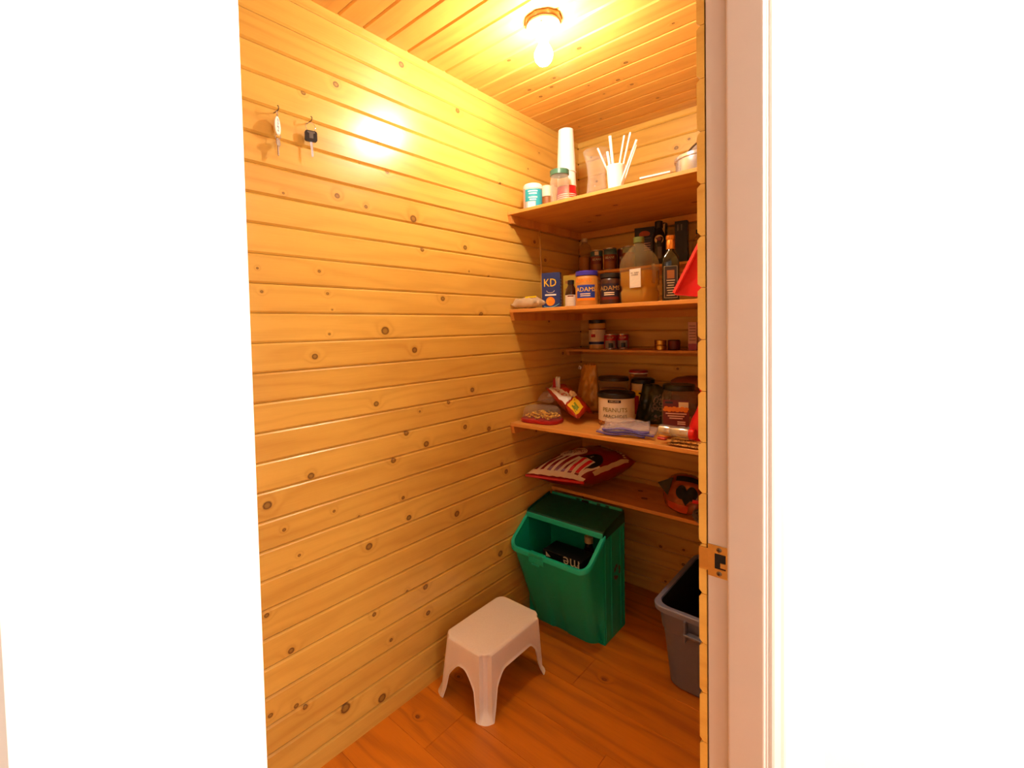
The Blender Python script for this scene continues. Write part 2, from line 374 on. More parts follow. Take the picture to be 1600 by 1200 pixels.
LK = [(0.86, 2.211, 0.0105), (0.744, 2.144, 0.0079), (1.139, 2.383, 0.0118), (1.434, 2.31, 0.0106), (1.145, 2.138, 0.0107), (1.024, 2.074, 0.0057), (1.06, 1.975, 0.0081), (1.709, 2.068, 0.0074), (0.943, 1.977, 0.0033), (0.852, 1.849, 0.0095), (0.668, 1.822, 0.0038), (0.964, 1.833, 0.0066), (1.178, 1.825, 0.0146), (1.462, 1.748, 0.0108), (1.219, 1.713, 0.0087), (0.778, 1.597, 0.0051), (0.582, 1.591, 0.0037), (1.483, 1.649, 0.0041), (1.614, 1.636, 0.0057), (1.323, 1.527, 0.0103), (0.592, 1.524, 0.0046), (0.805, 1.527, 0.0052), (0.82, 1.475, 0.0031), (1.031, 1.403, 0.0161), (0.807, 1.396, 0.0042), (0.753, 1.326, 0.0101), (1.167, 1.327, 0.0122), (1.556, 1.467, 0.0113), (1.487, 1.14, 0.0111), (0.983, 1.145, 0.0102), (1.342, 1.104, 0.0079), (1.185, 1.089, 0.0049), (1.116, 1.017, 0.0108), (1.214, 0.957, 0.0125), (1.437, 0.987, 0.0109), (1.592, 0.953, 0.0115), (0.726, 0.95, 0.0111), (1.052, 0.927, 0.0105), (0.585, 0.897, 0.0132), (0.668, 0.946, 0.0059), (0.803, 0.814, 0.0053), (1.092, 0.778, 0.0072), (0.897, 0.768, 0.0044), (1.117, 0.695, 0.0109), (1.375, 0.631, 0.0134), (0.678, 0.713, 0.005), (0.935, 0.649, 0.0134), (1.71, 0.73, 0.012), (1.678, 0.773, 0.0089), (1.655, 0.359, 0.0148), (0.633, 0.808, 0.0058), (0.571, 0.573, 0.0075), (0.641, 0.43, 0.0098), (0.948, 0.4, 0.0079), (1.191, 0.397, 0.0113), (1.098, 0.419, 0.006), (1.201, 0.288, 0.0101), (0.651, 0.25, 0.0079), (0.68, 0.228, 0.008), (0.822, 0.136, 0.0172), (0.971, 0.082, 0.0161), (0.571, 0.27, 0.0076), (1.018, 0.272, 0.007), (0.646, 0.677, 0.0039)]
floor = struct('floor', bx(-.15, XW + .02, YF - .1, D + .15, -.06, -.009), M['backing'])
wall_left = struct('wall_left', bx(-.1, -TH, YF - .1, D + .1, -.05, H + .1), M['backing'])
wall_back = struct('wall_back', bx(-TH, XO - .01, D + TH, D + .1, -.05, H + .1), M['backing'])
wall_right = struct('wall_right', bx(XW + TH, XO - .013, YJ + .018, D + TH, -.05, H + .1), M['backing'])
wall_near = struct('wall_near', bx(-TH, XW + TH, YF - .1, YF, -.05, H + .1), M['pine_raw'])
ceiling = struct('ceiling', bx(-TH + .001, XO, YF - .1, D + .1, H + TH, H + .1), M['backing'])
for a, b in zip(zs, zs[1:]):
    kk = [(y - YF, zz - a, r) for y, zz, r in LK if a <= zz < b]
    kk += [(random.uniform(1.9, 2.3) - YF, (b - a) * random.uniform(.3, .7), random.uniform(.004, .01))] if random.random() < .5 else []
    board(wall_left, M['pine'], D - YF, b - a, frame((0, YF, a), (0, 1, 0), (0, 0, 1), (1, 0, 0)), kk)
    board(wall_back, M['pine'], XW, b - a, frame((XW, D, a), (-1, 0, 0), (0, 0, 1), (0, -1, 0)))
    board(wall_right, M['pine'], D - YJ - .001, b - a, frame((XW, YJ, a), (0, 1, 0), (0, 0, -1), (-1, 0, 0)) @ Matrix.Translation((0, -(b - a), 0)))
y = YF; cj = [0.876 + .0975 * i for i in range(-14, 20)]
cj = [YF] + [q for q in cj if YF + .02 < q < D - .02] + [D + .010]
for a, b in zip(cj, cj[1:]):
    board(ceiling, M['pine_ceiling'], XW, b - a, frame((0, a, H), (1, 0, 0), (0, 1, 0), (0, 0, -1)) @ Matrix.Identity(4) if False else frame((XW, a, H), (-1, 0, 0), (0, 1, 0), (0, 0, -1)))
# laminate floor: planks run across the pantry
pw = .192; y = YF; row = 0
while y < D:
    y1 = min(y + pw, D); x = 0.0; cut = [(.42), (.86), (.2), (.66), (1.0)][row % 5]
    for x0, x1 in ((0, cut), (cut, XW + .012)):
        if x1 - x0 > .02:
            o = obj('plank', bx(0, x1 - x0 - .0008, 0, y1 - y - .0008, -.009, 0, bev=.0006), M['laminate'], floor, loc=(x0, y, 0))
            if random.random() < .75: o['knot_a'] = [random.uniform(.05, max(.06, x1 - x0 - .05)), random.uniform(.03, .15), random.uniform(.005, .012)]
    y = y1; row += 1
# door frame: jamb with stop, near jamb, casings, hallway
d1 = thing('door_frame', 'white painted door frame of the pantry doorway with rebated stop', 'door frame', (XO, YJ, 0), world=True)
obj('jamb', bx(XW + .014, XO + .002, YJ, YJ + .018, 0, 2.3, bev=.0015, seg=2), M['white_paint'], d1)
obj('door_stop', bx(XW + .046, XO - .0, YJ - .011, YJ, 0, 2.3, bev=.004, seg=3), M['white_paint'], d1)
obj('jamb', bx(XW, XO + .002, YN - .018, YN, 0, 2.3, bev=.0015, seg=2), M['white_paint'], d1)
obj('head_jamb', bx(XW, XO + .002, YN - .018, YJ + .018, 2.3, 2.318), M['white_paint'], d1)
def casing(x, y0, y1, z1):
    p = [(y0, 0), (y0, .007), (y0 + .004, .010), (y0 + .02, .0115), (y0 + .036, .013), (y0 + .042, .0165), (y1 - .004, .0175), (y1, .014), (y1, 0)]
    return [(a, x + b) for a, b in p]
bm = bmesh.new(); prism(bm, [(b, a) for a, b in casing(XO, YJ + .006, YJ + .066, 0)], 0, 2.36); obj('casing', bm, M['white_paint'], d1)
bm = bmesh.new(); prism(bm, [(b, YN - .006 - (a - YJ - .006)) for a, b in casing(XO, YJ + .006, YJ + .066, 0)], 0, 2.36); obj('casing', bm, M['white_paint'], d1)
st = thing('strike_plate', 'brass latch strike plate screwed to the white door jamb', 'strike plate', (1.138, YJ, 1.0), world=True)
bm = bmesh.new()
for b_ in ((1.1215, 1.152, .974, .9885), (1.1215, 1.152, 1.0145, 1.028), (1.1215, 1.132, .9885, 1.0145), (1.149, 1.152, .9885, 1.0145)): box(bm, b_[0], b_[1], YJ - .0016, YJ - .0001, b_[2], b_[3])
box(bm, 1.108, 1.1215, YJ - .0018, YJ - .0003, .982, 1.02)
obj('plate', bm, M['brass'], st)
obj('latch_recess', bx(1.132, 1.149, YJ - .0009, YJ - .0002, .9885, 1.0145), M['blackmatte'], st)
obj('latch_tongue', bx(1.141, 1.149, YJ - .0028, YJ - .0008, .992, 1.0), M['brass'], st)
for zz in (1.021, .981):
    bm = lt([(0, .0), (.0042, .0), (.0042, .0006), (.003, .0016), (0, .0018)], n=14); move(bm, (1.139, YJ - .0014, zz), rx=PI / 2); s_ = obj('screw', bm, M['dark_metal'], st, smooth=True, angle=40)
    bm = bmesh.new(); box(bm, 1.1362, 1.1418, YJ - .0034, YJ - .0030, zz - .0005, zz + .0005); box(bm, 1.1385, 1.1395, YJ - .0034, YJ - .0030, zz - .0028, zz + .0028); o = obj('slot', bm, M['blackmatte'], st); 
hw = struct('wall_hall', bx(XO - .013, XO, YJ + .018, 1.6, -.05, 2.5), M['white_wall'])
hw2 = struct('wall_hall_near', bx(XO - .013, XO, -1.4, YN - .018, -.05, 2.5), M['white_wall'])
hw4 = struct('wall_hall_end', bx(XO - .013, 3.2, 1.6, 1.7, -.05, 2.5), M['white_wall'])
struct('floor_hall', bx(XW + .021, 3.2, -1.4, 1.6, -.06, -.002), M['laminate'])
struct('ceiling_hall', bx(XO + .001, 3.2, -.3, 1.6, 2.5, 2.56), M['white_wall'])
# ------------------------------------------------------------------ ceiling lamp
lx, ly = .462, 1.378
lp = thing('ceiling_lamp', 'bare lit bulb in white porcelain holder on pine ceiling', 'lamp', (lx, ly, H), world=True)
obj('mounting_block', lathe(bmesh.new(), [(0, 0), (.063, 0), (.063, -.010), (.060, -.014), (0, -.014)], n=9, c=(lx, ly, H)), M['wood_ring'], lp)
obj('porcelain_base', lathe(bmesh.new(), [(.03, -.014), (.055, -.014), (.056, -.022), (.050, -.030), (.036, -.036), (.026, -.040), (.024, -.056), (.020, -.058), (.0, -.058)], n=32, c=(lx, ly, H)), M['porcelain'], lp, smooth=True, angle=35)
obj('socket_collar', lathe(bmesh.new(), [(.0, -.055), (.016, -.055), (.016, -.072), (.0, -.072)], n=24, c=(lx, ly, H)), M['porcelain'], lp, smooth=True, angle=35)
obj('bulb', lathe(bmesh.new(), [(0, -.070), (.014, -.072), (.016, -.082), (.024, -.094), (.030, -.108), (.0305, -.120), (.027, -.134), (.018, -.145), (0, -.149)], n=24, c=(lx, ly, H)), M['bulb'], lp, smooth=True)
bm = bmesh.new(); box(bm, lx + .012, lx + .024, ly - .044, ly - .038, H - .034, H - .0325); obj('rating_stamp', bm, M['greyprint'], lp)
# ------------------------------------------------------------------ shelves
def shelf(label, y0, zt, th, x0=0.0012, cleats=True, back=True, cl=.036):
    s = thing('shelf', label, 'shelf', (XW / 2, D, zt), world=True, group='pantry shelves')
    bm = bx(0, XW - x0 - .0012, 0, D - y0 - .0012, -th, 0, bev=.0012)
    b = obj('shelf_board', bm, M['ply'], s, loc=(x0 - XW / 2, y0 - D, 0))
    for ltr in 'abcd': b['knot_' + ltr] = [random.uniform(.1, .9), random.uniform(.05, D - y0 - .04), random.uniform(.008, .016)]
    if cleats:
        bm = prism(bmesh.new(), [(y0 + .004, zt - th), (y0 + .014, zt - th - cl), (D - .001, zt - th - cl), (D - .001, zt - th)], .0008, .019, axis='x')
        o = obj('cleat', bm, M['ply'], s)
    if back:
        bm = bx(.02, XW - .004, D - .019, D - .0012, zt - th - cl, zt - th, bev=.001); obj('cleat', bm, M['ply'], s)
    return s
Z1, Z2, Z3, ZL, ZM, ZN = 1.944, 1.490, .956, .565, 1.281, 1.690
shelf('top deep pine shelf holding cups, vase and straws under the ceiling', 1.754, Z1, .0145)
shelf('second deep shelf from the top with jars and the oil jug', 1.756, Z2, .015)
shelf('waist-high deep shelf with peanut tub and crumpled bags', 1.745, Z3, .016)
shelf('lowest shelf holding the striped red bag above the green bin', 2.088, ZL, .016, cl=.03)
shelf('shallow mini shelf with two gold tins and pink boxes', 2.25, ZM, .012, cl=.022)
shelf('shallow mini shelf behind the jugs carrying the bean cans', 2.255, ZN, .012, x0=.03, cleats=False, cl=.022)
bm = tube(bmesh.new(), [(0.002, 2.012, 1.893), (.003, 2.018, 1.82), (.003, 2.024, 1.74), (.003, 2.028, 1.64), (.003, 2.032, 1.555), (.002, 2.034, 1.50)], .0055, n=6)
o = struct('trim_1', bm, M['pine'], smooth=True)
# ------------------------------------------------------------------ keys on the left wall
def hook(name, y, zz, label):
    pts = [(-.003, y, zz)] + [(.006 + .012 * i / 3, y, zz) for i in range(4)] + [(.024 + .007 * math.sin(a), y, zz + .0065 - .007 * math.cos(a) ) for a in [0.2 * PI * i for i in range(1, 6)]]
    h = tube(bmesh.new(), pts, .0016, n=6); return tag(obj(name, h, M['dark_metal'], smooth=True), label, 'hook')
hook('wall_hook', .648, 2.052, 'small metal hook in the wall carrying the white-tagged key')
hook('wall_hook', .753, 2.053, 'small metal hook in the wall carrying the black car key')
def torus(c, r, t, axis, n=20, el=1):
    ax = V(axis).normalized(); u = ax.orthogonal().normalized(); v = ax.cross(u)
    return tube(bmesh.new(), [V(c) + u * r * math.cos(2 * PI * i / n) + v * r * el * math.sin(2 * PI * i / n) for i in range(n)], t, n=6, closed=True)
k1 = thing('key_with_tag', 'silver key on a long white tag with scribbled writing', 'key', (.02, .648, 2.045), rz=math.radians(38))
obj('ring', torus((0, 0, 0.000), .0095, .0009, (1, .3, 0)), M['steel'], k1, smooth=True)
bm = prism(bmesh.new(), [(.017 * math.cos(a) * (1 - .12 * math.sin(a)), -.036 + .027 * math.sin(a)) for a in [2 * PI * i / 20 for i in range(20)]], -.0012, .0012, axis='x'); tg = obj('tag', bm, M['paper_white'], k1)
for i in range(4):
    bm = text_bm(['Z5', '27', 'V3', 'A'][i], .010, .0002); move(bm, rx=PI / 2, rz=PI / 2); move(bm, (.0016, 0, -.020 - i * .010)); obj('writing', bm, M['navy'], tg)
obj('ring', torus((0, 0, -.068), .008, .0009, (0, 1, .1)), M['steel'], k1, smooth=True)
bm = prism(bmesh.new(), [(.012 * math.cos(a), -.084 + .012 * math.sin(a)) for a in [2 * PI * i / 16 for i in range(16)]], -.001, .001, axis='x'); obj('key_bow', bm, M['steel'], k1)
bm = prism(bmesh.new(), [(-.0045, -.094), (.004, -.094), (.004, -.103), (.002, -.105), (.004, -.108), (.0015, -.111), (.004, -.115), (.002, -.120), (.0, -.124), (-.0045, -.121)], -.001, .001, axis='x'); obj('key_blade', bm, M['steel'], k1)
k2 = thing('car_key', 'black plastic headed car key hanging on a wire ring', 'key', (.021, .753, 2.046), rz=math.radians(-15))
obj('ring', torus((0, 0, -.011), .0145, .0008, (1, 0, 0)), M['steel'], k2, smooth=True)
bm = prism(bmesh.new(), rrect(-.0185, .0185, -.055, -.022, .007), -.004, .004, axis='x'); kh = obj('key_head', bm, M['black'], k2)
bm = prism(bmesh.new(), [(-.006, -.046), (.006, -.046), (.006, -.031), (.012, -.029), (.011, -.025), (-.011, -.025), (-.012, -.029), (-.006, -.031)], .0042, .0052, axis='x'); obj('emblem', bm, M['greyprint'], kh)
bm = prism(bmesh.new(), [(-.004, -.055), (.004, -.055), (.0065, -.095), (.004, -.102), (.0, -.100), (-.001, -.08)], -.001, .001, axis='x'); obj('key_blade', bm, M['steel'], k2)
# ------------------------------------------------------------------ floor things: stool
def build_stool():
    T = .238; top = (.072, .293, 1.207, 1.563); base = (.042, .302, 1.193, 1.577)
    s = thing('step_stool', 'white plastic step stool standing by the left wall', 'stool', (.17, 1.385, 0), world=True)
    def path(b, r, n=8):
        # corner-rounded outline with dense sides, returns (x,y,side flag 0..1 from corner to middle, groove weight, outward dir)
        x0, x1, y0, y1 = b; out = []
        cs = [(x1, y1, 0), (x0, y1, 90), (x0, y0, 180), (x1, y0, 270)]
        for q in range(4):
            cx = x1 - r if q in (0, 3) else x0 + r; cy = y1 - r if q in (0, 1) else y0 + r
            for i in range(n + 1):
                t = math.radians(cs[q][2] + 90 * i / n); g = math.sin(PI * i / n)
                out.append((cx + r * math.cos(t), cy + r * math.sin(t), 0, g, (math.cos(t), math.sin(t))))
            nq = (q + 1) % 4
            ncx = x1 - r if nq in (0, 3) else x0 + r; ncy = y1 - r if nq in (0, 1) else y0 + r
            t = math.radians(cs[q][2] + 90); p0 = (cx + r * math.cos(t), cy + r * math.sin(t)); p1 = (ncx + r * math.cos(t), ncy + r * math.sin(t))
            L_ = math.dist(p0, p1)
            for i in range(1, 24):
                f = i / 24; out.append((p0[0] + (p1[0] - p0[0]) * f, p0[1] + (p1[1] - p0[1]) * f, min(f, 1 - f) * L_, 0, (math.cos(t), math.sin(t))))
        return out
    A, B = path(top, .036, 14), path(base, .036, 14); bm = bmesh.new(); NL = 16; cols = []
    def foot(dist):        # height of the skirt's lower edge at a distance from the leg corner
        if dist < .011: return 0
        q = min(1, (dist - .011) / .008); base_ = .10 * q ** .5 if q < 1 else .10
        q2 = min(1, max(0, (dist - .019) / .05)); return base_ + .055 * math.sin(q2 * PI / 2)
    for a, b in zip(A, B):
        zb = foot(a[2]) if a[2] > 0 else 0; col = []
        for k in range(NL + 1):
            if k < 5:
                th = k / 4 * PI / 2; zz = T - .013 * (1 - math.cos(th)); ins = .013 * (1 - math.sin(th))
            else:
                f = (k - 4) / (NL - 4); zz = (T - .013) + (zb - (T - .013)) * f; ins = 0
            t = 1 - zz / T; x = a[0] + (b[0] - a[0]) * t; y = a[1] + (b[1] - a[1]) * t
            gw = min(1, max(0, (a[3] - .34) / .16)); gd = gw * gw * (3 - 2 * gw) * .019 * min(1, max(0, (T - zz) / .018)) * min(1, max(0, (zz - .006) / .02) + .1)
            fl = .004 * max(0, 1 - zz / .02) if zz < .02 else 0
            if k == NL: fl += .003
            x -= a[4][0] * (ins + gd - fl); y -= a[4][1] * (ins + gd - fl)
            col.append(bm.verts.new((x, y, zz)))
        cols.append(col)
    n = len(cols)
    for i in range(n):
        for k in range(NL): bm.faces.new((cols[i][k], cols[(i + 1) % n][k], cols[(i + 1) % n][k + 1], cols[i][k + 1]))
    bm.faces.new([c[0] for c in cols])
    bmesh.ops.recalc_face_normals(bm, faces=bm.faces[:])
    bmesh.ops.solidify(bm, geom=bm.faces[:], thickness=.0032)
    def sub(test):
        b2 = bm.copy(); bmesh.ops.delete(b2, geom=[f for f in b2.faces if not test(f.calc_center_median())], context='FACES'); return b2
    obj('seat', sub(lambda c: c.z > T - .006), M['stool_top'], s, smooth=True, angle=50)
    obj('skirt', sub(lambda c: .098 < c.z <= T - .006), M['stool'], s, smooth=True, angle=50)
    for sx in (0, 1):
        for sy in (0, 1): obj('leg', sub(lambda c: c.z <= .098 and (c.x > .17) == sx and (c.y > 1.385) == sy), M['stool'], s, smooth=True, angle=50)
    bm.free()
build_stool()
# ------------------------------------------------------------------ green recycling bin
def build_bin():
    s = thing('recycling_bin', 'dark green plastic recycling bin with open front chute', 'bin', (.21, 1.97, 0), world=True)
    x0, x1, yb, yf = .012, .412, 2.07, 1.862; g = M['green_bin']
    # body: back, sides, floor as thin walls
    bm = bmesh.new()
    prof = [(yf, 0.0), (yb - .01, 0.0), (yb, .515), (yf, .49)]
    prism(bm, prof, x1 - .004, x1, axis='x'); prism(bm, prof, x0, x0 + .004, axis='x')
    box(bm, x0 + .004, x1 - .004, yb - .014, yb - .010, .006, .515); box(bm, x0 + .004, x1 - .004, yf, yb - .014, 0.0, .006)
    obj('body', bm, g, s)
    for yy in (1.872, 1.93, 2.02, 2.052): obj('side_rib', bx(x1, x1 + .004, yy - .004, yy + .004, .01, .47, bev=.0015), g, s)
    # chute front
    def outline(f, n=7):    # f=0 floor, 1 lip; path from left wall round the front to the right wall
        yfr = 1.832 + (1.712 - 1.832) * f; xl = .050 + (x0 - .050) * f; xr = .385 + (.408 - .385) * f; r = .05 - .012 * f; pts = []
        pts.append((x0 + .0 + (xl - x0) * (1 - f) * .0, yf)); 
        for i in range(n + 1):
            a = math.radians(180 + 90 * i / n); pts.append((xl + r + r * math.cos(a), yfr + r + r * math.sin(a)))
        for i in range(1, 24):
            q = i / 24; x = xl + r + (xr - xl - 2 * r) * q; dy = .007 if .30 < q < .62 else 0
            pts.append((x, yfr + dy * (1 - f ** 6)))
        for i in range(n + 1):
            a = math.radians(270 + 90 * i / n); pts.append((xr - r + r * math.cos(a), yfr + r + r * math.sin(a)))
        pts.append((x1, yf)); return pts
    ztop = lambda y: .383 + max(0, (y - 1.712)) / .150 * .105
    rows = []
    lo, hi = outline(0), outline(1)
    for k in range(13):
        f = k / 12; rows.append([(a[0] + (b[0] - a[0]) * f, a[1] + (b[1] - a[1]) * f, ztop(b[1]) * f) for a, b in zip(lo, hi)])
    bm = loft(bmesh.new(), rows, closed=False); bmesh.ops.recalc_face_normals(bm, faces=bm.faces[:]); bmesh.ops.solidify(bm, geom=bm.faces[:], thickness=.0035)
    obj('chute', bm, g, s, smooth=True, angle=40)
    # rolled rim
    def offs(p, d):
        cx, cy = .21, 1.9; v = V((p[0] - cx, p[1] - cy)); 
        return p
    bm = bmesh.new(); path = [(p[0], p[1], ztop(p[1])) for p in hi]
    sec = [(-.006, .004), (.008, .004), (.0095, .001), (.0095, -.016), (.006, -.018), (.004, -.004), (-.006, -.003)]
    rings = []
    for i, p in enumerate(path):
        a = path[max(0, i - 1)]; b = path[min(len(path) - 1, i + 1)]; t = V((b[0] - a[0], b[1] - a[1], 0)).normalized(); nrm = V((t.y, -t.x, 0))
        rings.append([V(p) + nrm * q[0] + V((0, 0, q[1])) for q in sec])
    loft(bm, rings, closed=True, cap0=True, cap1=True); obj('rim', bm, mat('green_bin_rim', '10c0a0', .38, var=.1), s, smooth=True, angle=35)
    bm = bmesh.new(); box(bm, .125, .205, 1.699, 1.7035, .345, .375, bev=.002); box(bm, .125, .205, 1.699, 1.725, .375, .390, bev=.003); box(bm, .145, .185, 1.695, 1.700, .338, .345, bev=.001); obj('latch', bm, g, s)
    obj('ridge', bx(.208, .216, 1.776, 1.786, .18, .26, bev=.002), g, s)
    bm = text_bm('22', .016, .0006); flat(bm, (.212, 1.7935, .166), tilt=70); obj('mould_mark', bm, mat('worn_green_mark', '7fae98', .5), s)
    # lid
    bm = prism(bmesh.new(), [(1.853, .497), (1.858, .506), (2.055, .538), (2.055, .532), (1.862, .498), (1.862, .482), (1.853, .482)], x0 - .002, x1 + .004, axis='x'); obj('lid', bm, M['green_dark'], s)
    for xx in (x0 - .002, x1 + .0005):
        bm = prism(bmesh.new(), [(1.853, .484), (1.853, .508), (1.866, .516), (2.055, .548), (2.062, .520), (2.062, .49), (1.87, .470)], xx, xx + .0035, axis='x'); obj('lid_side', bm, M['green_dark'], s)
    obj('lid_lip', bx(x0, x1 + .002, 1.848, 1.8525, .478, .502, bev=.0015), mat('green_lid_lip', '14b89a', .4), s)
    bm = prism(bmesh.new(), [(2.056, .530), (2.064, .546), (2.072, .546), (2.072, .52), (2.056, .515)], x0 + .01, x1 - .01, axis='x'); obj('hinge_bar', bm, M['green_bin'], s)
    obj('hinge_clip', bx(.20, .235, 2.050, 2.058, .536, .5455, bev=.001), M['black'], s)
    for q in range(4): obj('hinge_knuckle', bx(.17 + q * .045 + (.02 if q > 1 else 0), .186 + q * .045 + (.02 if q > 1 else 0), 2.0525, 2.0575, .538, .5465), M['green_dark'], s)
    # recycling triangle on the right side: three bent arrows
    for q in range(3):
        a0 = math.radians(90 + 120 * q); bm = bmesh.new(); c = V((0, .0)); P = lambda r, a: (1.985 + .030 * r * math.cos(a0 + a), .285 + .030 * r * math.sin(a0 + a))
        poly = [P(1.1, -.15), P(1.25, .35), P(1.0, .9), P(.62, .95), P(.75, .45), P(.68, -.1)]
        prism(bm, poly, x1 + .0005, x1 + .0013, axis='x'); prism(bm, [P(1.3, .75), P(1.0, 1.45), P(.5, .75)], x1 + .0005, x1 + .0013, axis='x'); obj('recycling_arrow', bm, M['greyprint'], s)
build_bin()
cb = thing('drinks_carton', 'black drinks carton lying upside down inside the green bin', 'carton', (.205, 1.815, .0075), world=True)
bm = bx(.108, .315, 1.842, 1.960, .0075, .348, bev=.002); obj('carton', bm, mat('black_card', '120d0d', .45), cb)
bm = text_bm('me', .075, .0003, sx=.95); flat(bm, (.262, 1.8412, .325), spin=PI); obj('printed_word', bm, M['cream'], cb)
bm = prism(bmesh.new(), [(.126, .342), (.152, .322), (.126, .318)], 1.8405, 1.8412, axis='y'); obj('cream_corner', bm, M['cream'], cb)
bm = bmesh.new()
for q in ((.302, .334), (.306, .306)): tube(bm, [(q[0] - .012, 1.8412, q[1] - .012), (q[0] + .003, 1.8412, q[1] + .008)], .001, n=4)
obj('printed_stroke', bm, M['cream'], cb)
bo = thing('bottle', 'dark bottle with cream cap standing inside the green bin', 'bottle', (.262, 2.005, .0075))
obj('body', lt([(0, 0), (.036, 0), (.037, .01), (.037, .26), (.030, .31), (.018, .345), (.017, .362), (0, .362)], n=20), M['syrup'], bo, smooth=True, angle=40)
obj('cap', lt([(0, .359), (.021, .360), (.021, .388), (.017, .390), (.016, .386), (0, .386)], n=20), M['beige'], bo, smooth=True, angle=40)
# ------------------------------------------------------------------ blue-grey tote
def build_tote():
    s = thing('storage_tote', 'open blue-grey plastic storage tote behind the door edge', 'tote', (.88, 2.03, 0), world=True)
    zt = .335
    def ring(f, ins=0): 
        return rrect(.692 + (.672 - .692) * f + ins, 1.062 + (1.082 - 1.062) * f - ins, 1.822 + (1.778 - 1.822) * f + ins, 2.26 + (2.285 - 2.26) * f - ins, .05)
    def wall(ins, z0, z1, n=6):
        return [[(x, y, z0 + (z1 - z0) * k / n) for x, y in ring((z0 + (z1 - z0) * k / n) / zt, ins)] for k in range(n + 1)]
    rows = wall(.004, 0, .012, 1)[:1]; rows = [[(x, y, 0) for x, y in ring(0, .006)], [(x, y, .008) for x, y in ring(.02, 0)], [(x, y, .232) for x, y in ring(.7, 0)], [(x, y, .236) for x, y in ring(.7, -.005)], [(x, y, zt) for x, y in ring(1, -.005)]]
    bm = loft(bmesh.new(), rows, cap0=True); obj('body', bm, M['tote'], s, smooth=True, angle=30)
    bm = loft(bmesh.new(), [[(x, y, zt - .004) for x, y in ring(1, .0)], [(x, y, .012) for x, y in ring(.05, .005)]], cap1=True); obj('shaded_inside', bm, M['tote_in'], s, smooth=True, angle=30)  # inner walls of the tote, their shade put into the colour
    rows = [[(x, y, zt - .022) for x, y in ring(1, -.005)], [(x, y, zt - .022) for x, y in ring(1, -.017)], [(x, y, zt - .004) for x, y in ring(1, -.018)], [(x, y, zt) for x, y in ring(1, -.014)], [(x, y, zt) for x, y in ring(1, .001)], [(x, y, zt - .006) for x, y in ring(1, .003)]]
    obj('rim', loft(bmesh.new(), rows), mat('blue_grey_rim', '7d86a6', .4), s, smooth=True, angle=35)
    bm = bmesh.new(); box(bm, .778, .98, 1.748, 1.776, .262, .270, bev=.002); box(bm, .778, .786, 1.750, 1.776, .236, .315, bev=.002); box(bm, .972, .98, 1.750, 1.776, .236, .315, bev=.002); obj('handle', bm, M['tote'], s)
    for xx in (.81, .90, .99):
        bm = prism(bmesh.new(), [(1.826, .012), (1.8195, .012), (1.7905, .230), (1.797, .230)], xx, xx + .012, axis='x'); obj('rib', bm, M['tote'], s)
build_tote()
bm = pillow(.02, .02, 10, 8, lambda u, v, w: V((.80 + .05 * u, 1.90 + .045 * v, .034 + w + .012 * u * v)), .012, 5); tag(obj('crumpled_wrapper', bm, M['beige'], smooth=True), 'crumpled beige wrapper lying inside the blue-grey tote', 'wrapper')
# ------------------------------------------------------------------ generic containers
def jar(name, label, cat, x, y, z, prof, mt, lidprof=None, lidm=None, group=None, n=28, sq=None, rz=None):
    t = thing(name, label, cat, (x, y, z), group=group, rz=rz or 0)
    obj('body', lt(prof, n=n, sq=sq), mt, t, smooth=True, angle=40)
    if lidprof: obj('lid', lt(lidprof, n=n, sq=sq), lidm, t, smooth=True, angle=40)
    return t
def cyl(r, h, e=.003): return [(0, 0), (r - e, 0), (r, e), (r, h - e), (r - e, h), (0, h)]
def lidp(r, z, h, e=.002): return [(0, z), (r, z), (r, z + h - e), (r - e, z + h), (0, z + h)]
def hollow(r, h, t=.002): return [(0, 0), (r, 0), (r, h), (r - t, h), (r - t, t), (0, t)]
# ---- top shelf
x, y = .099, 1.822; a = face(x, y); t = jar('tub', 'white tub with turquoise label at the top shelf left end', 'tub', x, y, Z1, cyl(.043, .094), M['white_plastic'], lidp(.0445, .094, .024, .007), M['white_plastic'])
obj('label', band(.043, .006, .09, a, 1.45), M['turq'], t)
obj('label_panel', band(.043, .006, .034, a - .25, .55, lift=.001), M['pinkbox'], t); obj('label_panel', band(.043, .006, .09, a - 1.2, .3, lift=.001), M['pinkbox'], t)
obj('label_panel', band(.043, .004, .032, a - .15, .4, lift=.0012), M['paper_white'], t)
for q, ww in ((.080, .044), (.069, .036), (.052, .040), (.042, .030)): obj('label_line', wrap(rect(ww, .005, nx=6), .043, a + .02, q), M['paper_white'], t)
x, y = .128, 1.895; t = jar('small_jar', 'small jar with cream lid between the tub and green-lidded jar', 'jar', x, y, Z1, cyl(.027, .07), M['tannut'], lidp(.028, .07, .05, .004), M['cream'])
x, y = .231, 1.842; a = face(x, y); t = jar('glass_jar', 'empty glass jar with green lid on the top shelf', 'jar', x, y, Z1, [(0, .002), (.036, 0), (.041, .004), (.042, .012), (.042, .108), (.039, .122), (.038, .136), (.0365, .136), (.0375, .122), (.0405, .108), (.0405, .012), (.036, .005), (0, .006)], M['glass'], lidp(.042, .134, .022), M['green_lid'])
